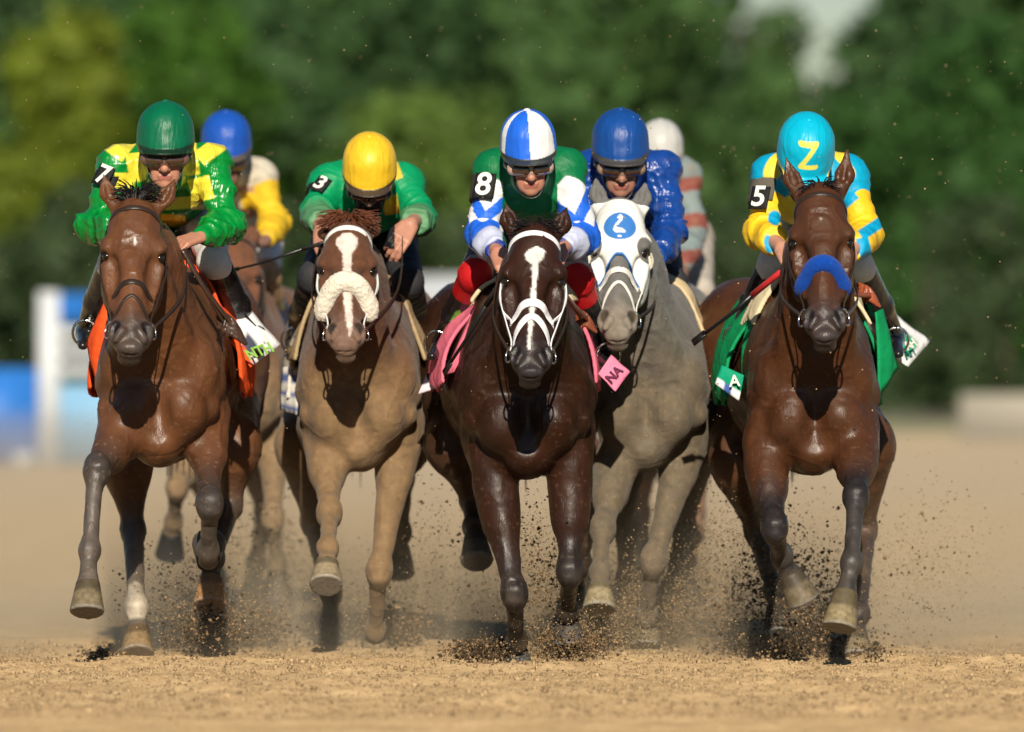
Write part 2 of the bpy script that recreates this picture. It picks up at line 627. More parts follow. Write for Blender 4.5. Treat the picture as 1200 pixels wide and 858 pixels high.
    for key in ('fa', 'fb'):
        kn, ft, co, to = [L(*q) for q in sp[key]]
        s = -1 if key == 'fa' else 1
        el_ = T(s * 0.165, 0.30, 0.84)
        if (key + 'e') in sp:
            el_ = L(*sp[key + 'e'])
        d1 = nrm(kn - el_)
        A(Cone(el_ + V3(0, -0.02, 0.05), el_ + d1 * 0.17, 0.098, 0.071, su=0.86, k=0.05))
        A(Cone(el_ + d1 * 0.05, kn, 0.075, 0.039, su=0.92, k=0.04, ease=True))
        side = V3(1, 0, 0)
        A(Ell(kn - d1 * 0.012, (0.049, 0.042, 0.070), k=0.024))
        A(Ell(kn + V3(-0.022, -0.012, 0.010), (0.022, 0.026, 0.034), k=0.014))
        A(Ell(kn + V3(0.022, -0.012, 0.010), (0.022, 0.026, 0.034), k=0.014))
        A(Ell(kn + V3(0, -0.022, 0.022), (0.036, 0.026, 0.024), k=0.015))
        A(Ell(kn + V3(0, -0.020, -0.022), (0.033, 0.026, 0.022), k=0.015))
        d2 = nrm(ft - kn)
        A(Cone(kn, ft, 0.039, 0.031, su=0.84, k=0.02))
        back = nrm(np.cross(np.cross(d2, V3(0, 1, 0.3)), d2))
        A(Cone(kn + back * 0.022 + d2 * 0.03, ft + back * 0.026, 0.017, 0.017, k=0.015))      # tendons
        A(Ell(ft, (0.041, 0.042, 0.045), k=0.026))
        A(Ell(ft + back * 0.024, (0.030, 0.026, 0.030), k=0.018))
        A(Cone(ft, (ft + co) / 2, 0.031, 0.027, k=0.015))
        A(Cone((ft + co) / 2, co, 0.027, 0.040, k=0.010))
        legs.append([el_, kn, ft, co, to]); hoofs.append((ft, co, to))
    for key in ('ha', 'hb'):
        st, hk, ft, co, to = [L(*q) for q in sp[key]]
        s = -1 if key == 'ha' else 1
        hip = T(s * 0.16 * hw, 1.80, 1.08)
        A(Cone(hip, st, 0.19, 0.112, su=0.8, k=0.07))
        A(Cone(st, hk, 0.105, 0.046, su=0.85, k=0.05, ease=True))
        d2 = nrm(ft - hk)
        A(Ell(hk, (0.044, 0.055, 0.058), k=0.025))
        A(Cone(hk, ft, 0.044, 0.036, su=0.88, k=0.02))
        back = nrm(np.cross(np.cross(d2, V3(0, 1, 0.3)), d2))
        A(Cone(hk + back * 0.05, ft + back * 0.026, 0.018, 0.016, k=0.02))
        A(Ell(ft, (0.045, 0.046, 0.048), k=0.028))
        A(Cone(ft, (ft + co) / 2, 0.034, 0.029, k=0.015))
        A(Cone((ft + co) / 2, co, 0.029, 0.042, k=0.010))
        legs.append([st, hk, ft, co, to]); hoofs.append((ft, co, to))
    H.legs = legs
    H.prims = pr
    lo = np.min([p.lo for p in pr if not p.sub], axis=0) - 0.03
    hi = np.max([p.hi for p in pr if not p.sub], axis=0) + 0.03
    hx_, hy_ = sp.get('res', 0.007), sp.get('res', 0.007)
    xs = np.arange(lo[0], hi[0], hx_)
    ys = [lo[1]]
    while ys[-1] < hi[1]:
        ys.append(ys[-1] + (hy_ if ys[-1] < 0.45 else hy_ * 1.9))
    ys = np.array(ys)
    zs = np.arange(max(lo[2], -0.02), hi[2], hx_)
    V = field(pr, xs, ys, zs, 0.03)
    P, Q = surfnet(V, xs, ys, zs, 1)
    del V
    N = vnormals(P, Q)
    # muscle relief and veins
    trunk = sm(0.45, 0.75, P[:, 2])
    q = P.copy(); q[:, 2] *= 0.75
    rel = 0.008 * fbm(q * 7.0, 2, 3 + sp['seed']) * trunk
    rid = 1 - np.abs(noise3(q * 11.0 + noise3(q * 5, 9)[:, None] * 0.8, 21 + sp['seed']))
    rel += 0.0022 * sm(0.86, 1.0, rid) * trunk - 0.002 * sm(0.90, 1.0, 1 - np.abs(noise3(q * 6.0 + 5.1, 31 + sp['seed']))) * trunk
    legm = 1 - trunk
    q2 = P * V3(26, 26, 11)
    rel += legm * (0.0020 * fbm(q2, 2, 15 + sp['seed']) + 0.0022 * sm(0.72, 1.0, 1 - np.abs(noise3(P * V3(24, 24, 7) + 3.3, 51))))
    hm = np.clip((P[:, 2] - 1.15) * 5, 0, 1) * (P[:, 1] < 0.0)
    q3 = P * 26
    rel += hm * (0.0016 * fbm(q3, 2, 18) + 0.0022 * sm(0.90, 1.0, 1 - np.abs(noise3(P * V3(15, 15, 9) + 7.7, 53))))
    P = P + N * rel[:, None]
    # colour
    base = np.array(sp['coat']); dark = np.array(sp['dark'])
    c = np.tile(base, (len(P), 1))
    v = fbm(P * 5, 2, 40 + sp['seed'])
    c = c * (1 + 0.14 * v + 0.10 * fbm(P * V3(60, 60, 22), 2, 77))[:, None]
    up = sp.get('up')
    if up is not None:          # coat tone that belongs to the upper body and neck
        c = mixc(c, up, sm(0.95, 1.25, P[:, 2] + 0.05 * v))
    low = np.zeros(len(P))
    for J in legs:
        dd, s_ = chain(P, J)
        a, b = sp.get('black', (0.55, 1.05))
        m = sm(0.17, 0.10, dd) if False else (1 - sm(0.11, 0.17, dd))
        low = np.maximum(low, m * sm(a, b, s_ + 0.16 * v + 0.10 * fbm(P * V3(40, 40, 9), 2, 78)))
    c = mixc(c, dark, low)
    pale = sp.get('pale')
    if pale is not None:        # greyer dusty shins
        lowp = np.zeros(len(P))
        for li, J in enumerate(legs):
            dd, s_ = chain(P, J)
            if li in sp.get('palelegs', (0, 1)):
                lowp = np.maximum(lowp, (1 - sm(0.07, 0.12, dd)) * sm(sp.get('pale0', 0.9), sp.get('pale0', 0.9) + 0.5, s_ + 0.1 * v))
        c = mixc(c, pale, lowp * np.clip(0.62 + 0.5 * fbm(P * V3(40, 40, 14), 2, 66), 0, 1))
    # head
    hq = (P - poll) / hs
    hxx, hff, hdd = hq @ u, hq @ fr, hq @ dn
    onhead = (hff > -0.26) & (hdd > -0.02) & (hdd < 0.70) & (np.abs(hxx) < 0.14)
    mz = sm(0.42, 0.54, hdd + 0.02 * v + 0.02 * fbm(P * 40, 2, 12)) * onhead * (hff > -0.2)
    mz = mz * np.clip(0.85 + 0.35 * fbm(P * 55, 2, 13), 0, 1)
    c = mixc(c, sp.get('muzzle', (0.035, 0.028, 0.026)), mz)
    for s in (-1, 1):
        ns = np.sqrt(((hxx - s * 0.053) / 0.021) ** 2 + ((hff + 0.018) / 0.028) ** 2 + ((hdd - 0.524) / 0.034) ** 2)
        c = mixc(c, (0.012, 0.009, 0.009), (1 - sm(0.7, 1.1, ns)) * onhead)
        es = np.sqrt(((hxx - s * 0.112) / 0.028) ** 2 + ((hff + 0.066) / 0.032) ** 2 + ((hdd - 0.206) / 0.022) ** 2)
        c = mixc(c, (0.02, 0.015, 0.012), (1 - sm(0.6, 1.1, es)) * onhead)
    if 'blaze' in sp:
        zz = [b[0] for b in sp['blaze']]
        wl = np.interp(hdd, zz, [b[1] for b in sp['blaze']], left=9, right=9)
        wr_ = np.interp(hdd, zz, [b[2] for b in sp['blaze']], left=-9, right=-9)
        e = 0.004 * noise3(P * 70, 5)
        inb = np.minimum(hxx - wl, wr_ - hxx) + e
        c = mixc(c, sp.get('blazec', (0.78, 0.74, 0.70)), sm(-0.002, 0.003, inb) * onhead * (hff > -0.075))
    dirt = sp.get('dirt')
    if dirt is not None:
        amt, dc, z0, z1 = dirt
        g = amt * (1 - sm(z0, z1, P[:, 2] + 0.10 * v)) * np.clip(0.9 + 0.25 * fbm(P * 18, 2, 60), 0, 1)
        c = mixc(c, dc, g)
    du = (1 - sm(0.05, 0.50, P[:, 2])) * np.clip(0.30 + 0.7 * fbm(P * V3(34, 34, 16), 3, 67), 0, 1)
    c = mixc(c, (0.22, 0.155, 0.09), du * 0.55)
    rd = sm(0.9, 1.5, P[:, 1]) * (1 - sm(0.75, 1.1, P[:, 2])) * np.clip(0.6 + 0.5 * fbm(P * 12, 3, 68), 0, 1)
    c = mixc(c, (0.24, 0.145, 0.085), rd * 0.6)
    sk_ = noise3(P * 85, 73) + 0.5 * noise3(P * 150, 74)
    c = mixc(c, (0.34, 0.235, 0.14), sm(0.55, 0.85, sk_) * (1 - sm(0.9, 1.45, P[:, 2])) * sp.get('speck', 0.38) * np.clip(0.6 + fbm(P * 6, 2, 75), 0, 1))
    if sp.get('mud'):
        sp_ = noise3(P * 55, 71) + 0.4 * noise3(P * 110, 72)
        c = mixc(c, (0.09, 0.06, 0.04), sm(0.62, 0.8, sp_) * 0.8)
    if 'sock' in sp:
        li, s0 = sp['sock']
        dd, s_ = chain(P, legs[li])
        c = mixc(c, (0.50, 0.43, 0.33), (1 - sm(0.07, 0.1, dd)) * sm(s0, s0 + 0.12, s_ + 0.10 * fbm(P * 30, 2, 5)) * (1 - sm(s0 + 0.75, s0 + 1.0, s_)) * np.clip(0.8 + 0.5 * fbm(P * 45, 2, 6), 0, 1))
    H.body = mk("body", P, Q, M_COATDIRT if dirt is not None else M_COAT, root, np.clip(c * sp.get('tone', 0.92), 0.003, 1))
    # hooves
    for i, (ft, co, to) in enumerate(hoofs):
        ax = nrm(to - co)
        f_ = nrm(V3(0, -1, 0) - V3(0, -1, 0).dot(ax) * ax) if abs(ax[1]) < 0.9 else V3(0, 0, -1)
        Lh = np.linalg.norm(to - co)
        tol = co + ax * max(Lh, 0.085)
        cut = tol
        hpz = [Cone(co + f_ * 0.0, tol + f_ * 0.012, 0.043, 0.064, k=0.01), Cone(co - f_ * 0.02, tol - f_ * 0.018, 0.038, 0.050, k=0.015)]

        def ex(V, X, Y, Z, cut=cut, ax=ax, co=co):
            pl = (X - cut[0]) * ax[0] + (Y - cut[1]) * ax[1] + (Z - cut[2]) * ax[2]
            pt = -((X - co[0]) * ax[0] + (Y - co[1]) * ax[1] + (Z - co[2]) * ax[2]) - 0.006
            return np.maximum(np.maximum(V, pl), pt)
        hc = np.array(sp.get('hoofs', [(0.16, 0.12, 0.08)] * 4)[i]) * 0.8

        def hcol(P, N, cut=cut, ax=ax, hc=hc):
            t = (P - cut) @ ax
            c = np.tile(hc, (len(P), 1)) * (1 + 0.45 * fbm(P * V3(60, 60, 60), 3, 3))[:, None]
            c = mixc(c, hc * 0.6 + 0.12, sm(-0.016, -0.006, t) * 0.8)
            c = mixc(c, hc * 0.45, sm(-0.06, -0.1, t) if False else 1 - sm(-0.085, -0.065, t))
            return c
        sdf_obj("hoof", hpz, 0.006, M_HOOF, root, hcol, ex)
    # eyes
    for s in (-1, 1):
        sdf_obj("eye", [Ell(hp(s * 0.092, -0.070, 0.206), [0.020 * hs] * 3, k=0.001)], 0.005, M_EYE, root)
    # forelock / mane / tail
    fl = sp.get('forelock')
    rg = np.random.default_rng(sp['seed'])
    if fl:
        n, ln, c0, rise, spread = fl
        n = int(n * 1.8)
        parts = []
        for i in range(n):
            x = rg.uniform(-1, 1) * spread
            b0 = hp(x * 0.5, -0.03 - rg.uniform(0, 0.05), rg.uniform(-0.02, 0.02))
            out = rise * rg.uniform(0.5, 1.1)
            p1 = b0 + hs * (x * 0.5 * u + 0.02 * fr - out * dn)
            p2 = p1 + hs * (x * 1.2 * u + rg.uniform(0.0, 0.05) * fr + (ln * rg.uniform(0.3, 1)) * dn * (1 if rise < 0.05 else rg.uniform(-0.4, 0.8)))
            parts.append(tube(spline([b0, p1, p2], 3), [0.0030, 0.0030, 0.0028, 0.0025, 0.002, 0.0015, 0.0006], 4))
        P_, Q_ = joinPQ(parts)
        mk("forelock", P_, Q_, M_HAIR, root, np.tile(np.array(c0), (len(P_), 1)))
    mc = sp.get('mane', (0.015, 0.01, 0.008))
    parts = []
    for i in range(90):
        t = i / 89
        b0 = hp(0, -0.13, 0.0) * (1 - t) + (T(0, 0.42, 1.41)) * t + V3(0, 0, 0.035 * math.sin(t * 3.1))
        sd_ = sp.get('maneside', 1) * rg.uniform(0.5, 1)
        parts.append(tube([b0, b0 + V3(sd_ * 0.05, 0.03, 0.03), b0 + V3(sd_ * 0.09, 0.10, -0.03 - rg.uniform(0, 0.05))], [0.008, 0.007, 0.002], 4))
    P_, Q_ = joinPQ(parts)
    mk("mane", P_, Q_, M_HAIR, root, np.tile(np.array(mc), (len(P_), 1)))
    parts = []
    tb = T(0, 2.02, 1.22)
    for i in range(70):
        a = rg.uniform(0, 6.28); r = rg.uniform(0, 0.03)
        b0 = tb + V3(math.cos(a) * r, 0, math.sin(a) * r)
        w_ = rg.uniform(0.4, 1)
        parts.append(tube(spline([b0, b0 + V3(math.cos(a) * 0.03, 0.22, -0.03), b0 + V3(math.cos(a) * 0.09 * w_, 0.42 * w_ + 0.1, -0.28 * w_), b0 + V3(math.cos(a) * 0.10, 0.55 * w_ + 0.1, -0.62 * w_)], 3), [0.009] * 6 + [0.007, 0.005, 0.003, 0.001], 4))
    P_, Q_ = joinPQ(parts)
    mk("tail", P_, Q_, M_HAIR, root, np.tile(np.array(mc), (len(P_), 1)))
    tack(H)
    return H


def head_shell(H, name, off, mask, mat, colf, h=0.004, lo=(-0.16, -0.30, -0.05), hi=(0.16, 0.06, 0.66)):
    """closed piece that hugs the head: mask(x, f, d) < 0 inside, all in head units"""
    corners = [H.hp(x, f, d) for x in (lo[0], hi[0]) for f in (lo[1], hi[1]) for d in (lo[2], hi[2])]
    l, g = np.min(corners, axis=0), np.max(corners, axis=0)
    R = H.Rm; hs = H.hs; p0 = H.poll

    def ex(V, X, Y, Z):
        q = [((X - p0[0]) * R[i, 0] + (Y - p0[1]) * R[i, 1] + (Z - p0[2]) * R[i, 2]) / hs for i in range(3)]
        m = mask(*q) * hs
        o = off(*q) if callable(off) else off
        return np.maximum(np.maximum(V - o, -(V + 0.006)), m)

    cf = None
    if colf is not None:
        def cf(P, N):
            q = (P - p0) / hs
            return colf(q @ R[0], q @ R[1], q @ R[2], P)
    return sdf_obj(name, H.hprx, h, mat, H.root, cf, ex, lo=l, hi=g, smooth=1)


def flat(c):
    return lambda x, f, d, P: np.tile(np.array(c, float), (len(P), 1)) * (1 + 0.06 * noise3(P * 60, 3))[:, None]


def tack(H):
    sp, hp, hs, root = H.sp, H.hp, H.hs, H.root
    neck = [p for p in H.prims if p not in H.hpr and p.lo[1] < -0.05 and p.hi[2] > 1.2]
    H.hprx = [p for p in H.hpr] + neck[:0]
    lc = sp.get('strap', (0.03, 0.018, 0.012))
    wdt = sp.get('strapw', 0.010)
    lm = M_LEATHER if sum(lc) < 1 else M_CLOTH
    hr = 0.004 if sp.get('res', 0.007) < 0.01 else 0.007
    g = 0.006 + (0.003 if sum(lc) > 1 else 0)

    def surf(ang, d, off=0.0, fc=-0.075):
        """point on the face at an angle round the head axis (0 = front), with its outward direction"""
        ang = np.radians(np.asarray(ang, float)); d = np.asarray(d, float)
        o = np.array([hp(0, fc, q) for q in d])
        dirs = np.sin(ang)[:, None] * H.Rm[0] + np.cos(ang)[:, None] * H.Rm[1]
        ts = np.linspace(0.01, 0.24, 116)
        P = (o[:, None, :] + ts[None, :, None] * dirs[:, None, :]).reshape(-1, 3)
        v = pts_field(H.hpr, P).reshape(len(ang), -1)
        first = np.argmax(v > 0, axis=1)
        t = ts[first]
        return o + dirs * (t + off)[:, None], dirs

    def strap(name, ang, d, w, th=0.005, mat=None, col=None, smooth_=5):
        P0, D0_ = surf(ang, d)
        for _ in range(smooth_):
            P0[1:-1] = P0[1:-1] * 0.5 + 0.25 * (P0[2:] + P0[:-2])
        P0 = P0 + D0_ * (th * 0.5 + 0.0035)
        P, Q = [], []
        m = len(P0)
        for i in range(m):
            t = nrm(P0[min(i + 1, m - 1)] - P0[max(i - 1, 0)])
            wd = nrm(np.cross(t, D0_[i])); up = nrm(np.cross(wd, t))
            for a, b in ((-1, -0.6), (-0.8, -1), (0.8, -1), (1, -0.6), (1, 0.6), (0.7, 1), (-0.7, 1), (-1, 0.6)):
                P.append(P0[i] + a * wd * w / 2 + b * up * th / 2)
        for i in range(m - 1):
            for j in range(8):
                a, b = i * 8 + j, i * 8 + (j + 1) % 8
                Q.append((a, b, b + 8, a + 8))
        return mk(name, np.array(P), np.array(Q), mat or lm, root, np.tile(np.array(col or lc, float), (len(P), 1)))
    sw = wdt * 2 * hs
    if sp.get('hood') is None:
        a_ = np.linspace(-112, 112, 30)
        strap("browband", a_, 0.045 + 0.035 * np.abs(a_ / 100) ** 2, sw * 0.85)
    a_ = np.linspace(0, 1, 26)
    for s in (-1, 1):
        ang_ = s * np.interp(a_, (0, 0.25, 0.5, 0.8, 1), (118, 112, 104, 92, 88))
        strap("cheekpiece", ang_, 0.03 + 0.47 * a_, sw * 0.9)
        if sum(lc) > 1:
            ang_ = s * np.interp(a_, (0, 0.5, 1), (122, 112, 84))
            strap("cheekpiece", ang_, 0.14 + 0.25 * a_, sw * 0.75, 0.004)
    nbk = sp.get('noseband', 'plain')
    nd = sp.get('nd', 0.335)
    a_ = np.linspace(-130, 130, 34)
    if nbk in ('plain', 'figure8'):
        strap("noseband", a_, nd + 0.045 * np.abs(a_ / 100) ** 1.6, sw * (1.35 if nbk == 'figure8' else 1.0), 0.006)
    if nbk == 'figure8':
        strap("drop_noseband", a_, nd + 0.045 + 0.105 * np.abs(a_ / 100) ** 0.9, sw * 1.1, 0.005)
    if nbk == 'plain':
        strap("drop_noseband", a_, nd + 0.035 + 0.135 * np.abs(a_ / 100) ** 0.8, sw * 0.55, 0.004)
    if nbk in ('sheepskin', 'roll'):
        col = sp['nbcol']
        big = 0.040 if nbk == 'sheepskin' else 0.033
        a_ = np.linspace(-104, 104, 19)
        dd_ = sp.get('nbd', 0.32) + sp.get('nbarc', 0.065) * np.abs(a_ / 100) ** 1.5
        Pn, Dn = surf(a_, dd_)
        for _ in range(4):
            Pn[1:-1] = Pn[1:-1] * 0.5 + 0.25 * (Pn[2:] + Pn[:-2])
        Pn = Pn + Dn * (0.020 if nbk == 'sheepskin' else 0.0)
        prm = [Cone(Pn[i], Pn[i + 1], big * hs * 0.92, big * hs * 0.92, k=0.012) for i in range(18)]
        if nbk == 'roll':
            prm = [Cone(Pn[i], Pn[i + 1], 0.029 * hs, 0.029 * hs, k=0.012) for i in range(18)]

        def wrf(P, N, nbk=nbk):
            return (0.0035 if nbk == 'sheepskin' else 0.0004) * fbm(P * 110, 3, 8)
        sdf_obj("noseband_roll", prm, hr, M_FLEECE, root, lambda P, N: np.tile(np.array(col), (len(P), 1)) * (1 + 0.12 * fbm(P * 50, 2, 4))[:, None], None, wr=wrf)
    if sp.get('hood'):
        def hood(x, f, d):
            ax = np.abs(x)
            low_edge = 0.262 + 3.4 * np.maximum(ax - 0.012, 0) ** 1.30      # arch above the nose
            m = np.maximum(d - np.where(f > -0.10, low_edge, 0.44), -0.01 - d)
            eye = 0.036 - np.sqrt(((ax - 0.108) * 0.95) ** 2 + (d - 0.206) ** 2 * 0.55)
            m = np.maximum(m, eye)
            arch = np.minimum(np.minimum(0.42 - d, d - 0.30), 0.06)
            return np.maximum(m, -0.17 - f)

        def hcol(x, f, d, P):
            c = np.tile(np.array((0.80, 0.79, 0.76)), (len(P), 1)) * (1 + 0.05 * fbm(P * 30, 2, 5))[:, None]
            blue = (0.035, 0.17, 0.50)
            r = np.sqrt((x / 0.064) ** 2 + ((d - 0.130) / 0.060) ** 2)
            c = mixc(c, blue, 1 - sm(0.97, 1.03, r))
            # white bird emblem: neck, body, base stroke
            J = [(-0.006, 0.094), (0.002, 0.084), (0.006, 0.092), (0.003, 0.104), (-0.006, 0.116), (-0.016, 0.130), (-0.021, 0.146), (-0.012, 0.156), (0.018, 0.154)]
            J = np.array(J); q = np.stack([x, d], 1)
            dd, s_ = chain(q, J)
            c = mixc(c, (0.8, 0.8, 0.78), 1 - sm(0.0045, 0.006, dd))
            dd, s_ = chain(q, np.array([(-0.014, 0.146), (0.008, 0.150)]))
            c = mixc(c, (0.8, 0.8, 0.78), 1 - sm(0.008, 0.010, dd))
            dd, s_ = chain(q, np.array([(-0.004, 0.175), (0.002, 0.175)]))
            c = mixc(c, (0.8, 0.8, 0.78), 1 - sm(0.004, 0.006, dd))
            ax = np.abs(x)
            le = 0.262 + 3.4 * np.maximum(ax - 0.012, 0) ** 1.30
            c = mixc(c, blue, (1 - sm(0.007, 0.011, np.abs(d - le))) * (ax < 0.082))
            return c
        head_shell(H, "blinker_hood", 0.009, hood, M_CLOTH, hcol, 0.0035)
        for s in (-1, 1):      # blinker cups beside the eyes
            sdf_obj("blinker_cup", [Ell(hp(s * 0.122, -0.085, 0.225), [0.018 * hs, 0.05 * hs, 0.045 * hs], R=H.Rm)], 0.005, M_CLOTH, root,
                    lambda P, N: np.tile(V3(0.55, 0.53, 0.42), (len(P), 1)),
                    lambda V, X, Y, Z, s=s: np.maximum(np.maximum(V, -(V + 0.008)), -(Y - hp(0, -0.10, 0.2)[1]) - 0.0))
    # bit rings and lower straps
    bits = []
    for s in (-1, 1):
        c = hp(s * 0.072, -0.075, 0.505)
        ring = [c + hs * 0.030 * (math.cos(a) * H.Rm[2] + math.sin(a) * nrm(H.Rm[1] * 0.9 - s * H.Rm[0] * 0.5)) + s * H.Rm[0] * 0.003 for a in np.linspace(0, 2 * math.pi, 17)]
        P_, Q_ = tube(ring, 0.004, 6)
        mk("bit_ring", P_, Q_, M_METAL, root)
        bits.append(c)
    H.bits = bits


def trunk_piece(H, name, off, region, mat, colf, h=0.008, lo=None, hi=None, shell=0.01):
    """a closed layer lying on the trunk; region(X,Y,Z)<0 inside"""
    tr = [p for p in H.prims if p not in H.hpr and p.hi[2] > 1.0]

    def ex(V, X, Y, Z):
        o = off(X, Y, Z) if callable(off) else off
        return np.maximum(np.maximum(V - o, -(V - o) - shell), region(X, Y, Z))
    return sdf_obj(name, tr, h, mat, H.root, colf, ex, lo=lo, hi=hi, margin=0.09)


def solid(c, v=0.08, sc=25):
    return lambda P, N: np.tile(np.array(c, float), (len(P), 1)) * (1 + v * fbm(P * sc, 2, 3))[:, None]


# ------------------------------------------------------------------ jockeys
def text_obj(name, s, loc, size, face, up, mat, parent, ext=0.0012, shear=0.0, sx=1.0):
    cu = bpy.data.curves.new(name, 'FONT')
    cu.body = s
    cu.size = size
    cu.extrude = ext
    cu.offset = size * 0.018
    cu.shear = shear
    cu.align_x = 'CENTER'; cu.align_y = 'CENTER'
    o = bpy.data.objects.new(name, cu)
    SC.collection.objects.link(o)
    n = Vector(face).normalized()
    u = Vector(up); u = (u - u.dot(n) * n).normalized()
    r = u.cross(n)
    M = Matrix(((r.x * sx, u.x, n.x, loc[0]), (r.y * sx, u.y, n.y, loc[1]), (r.z * sx, u.z, n.z, loc[2]), (0, 0, 0, 1)))
    o.parent = parent
    o.matrix_local = M
    cu.materials.append(mat)
    me = bpy.data.meshes.new_from_object(o)
    m_ = bpy.data.objects.new(name, me)
    SC.collection.objects.link(m_)
    m_.parent = parent
    m_.matrix_local = M
    bpy.data.objects.remove(o)
    return m_


def panel(name, cs, th, bulge, mat, parent, colf=None, n=10, wave=0.006):
    """cloth panel with thickness; cs = four corners, bulge along its normal"""
    a, b, c, d = [np.array(q, float) for q in cs]
    nn = nrm(np.cross(b - a, d - a))
    if nn[1] > 0:
        nn = -nn
    P = []
    uv = []
    for i in range(n + 1):
        for j in range(n + 1):
            s, t = i / n, j / n
            p = (a * (1 - s) + b * s) * (1 - t) + (d * (1 - s) + c * s) * t
            w = bulge * math.sin(math.pi * s) * math.sin(math.pi * t) + wave * math.sin(9 * s + 4 * t)
            P.append(p + nn * w); uv.append((s, t))
    m = (n + 1) ** 2
    P = np.array(P); P = np.concatenate([P + nn * th / 2, P - nn * th / 2])
    Q = []
    id_ = lambda i, j: i * (n + 1) + j
    for i in range(n):
        for j in range(n):
            Q.append((id_(i, j), id_(i + 1, j), id_(i + 1, j + 1), id_(i, j + 1)))
            Q.append((m + id_(i, j), m + id_(i, j + 1), m + id_(i + 1, j + 1), m + id_(i + 1, j)))
    for i in range(n):
        Q.append((id_(i, 0), m + id_(i, 0), m + id_(i + 1, 0), id_(i + 1, 0)))
        Q.append((id_(i, n), id_(i + 1, n), m + id_(i + 1, n), m + id_(i, n)))
        Q.append((id_(0, i), id_(0, i + 1), m + id_(0, i + 1), m + id_(0, i)))
        Q.append((id_(n, i), m + id_(n, i), m + id_(n, i + 1), id_(n, i + 1)))
    uv = np.array(uv + uv)
    col = colf(uv[:, 0], uv[:, 1]) if colf else None
    return mk(name, P, np.array(Q), mat, parent, col), nn


def hand_prims(w, d, side, n, sgn, curl=(50, 105, 150), thumb=True, sc=1.0):
    """w wrist, d along the hand, side across the knuckles, n palm side"""
    d, side, n = nrm(np.array(d, float)), nrm(np.array(side, float)), nrm(np.array(n, float))
    pr = []
    pe = w + d * 0.085 * sc
    for i, o in enumerate((-0.030, -0.010, 0.010, 0.030)):
        pr.append(Cone(w + side * o * 0.6 * sc + d * 0.012, pe + side * o * sc, 0.016 * sc, 0.0125 * sc, k=0.010))
    ln = (0.040, 0.046, 0.043, 0.034)
    for i, o in enumerate((-0.031, -0.0105, 0.0105, 0.031)):
        p = pe + side * o * sc
        c_ = [q + (i - 1.5) * 4 for q in curl]
        for j, (l_, r0, r1) in enumerate(((1.0, .0105, .0095), (.65, .0095, .0088), (.5, .0088, .0075))):
            a = math.radians(c_[j])
            q = p + ln[i] * l_ * sc * (math.cos(a) * d + math.sin(a) * n)
            pr.append(Cone(p, q, r0 * sc, r1 * sc, k=0.0025))
            p = q
    if thumb:
        t0 = w + d * 0.025 * sc - side * sgn * 0.026 * sc
        t1 = t0 + sc * (d * 0.035 - side * sgn * 0.018 + n * 0.018)
        t2 = t1 + sc * (d * 0.026 + n * 0.020 + side * sgn * 0.006)
        pr.append(Cone(t0, t1, 0.014 * sc, 0.0115 * sc, k=0.008))
        pr.append(Cone(t1, t2, 0.0115 * sc, 0.009 * sc, k=0.003))
    return pr


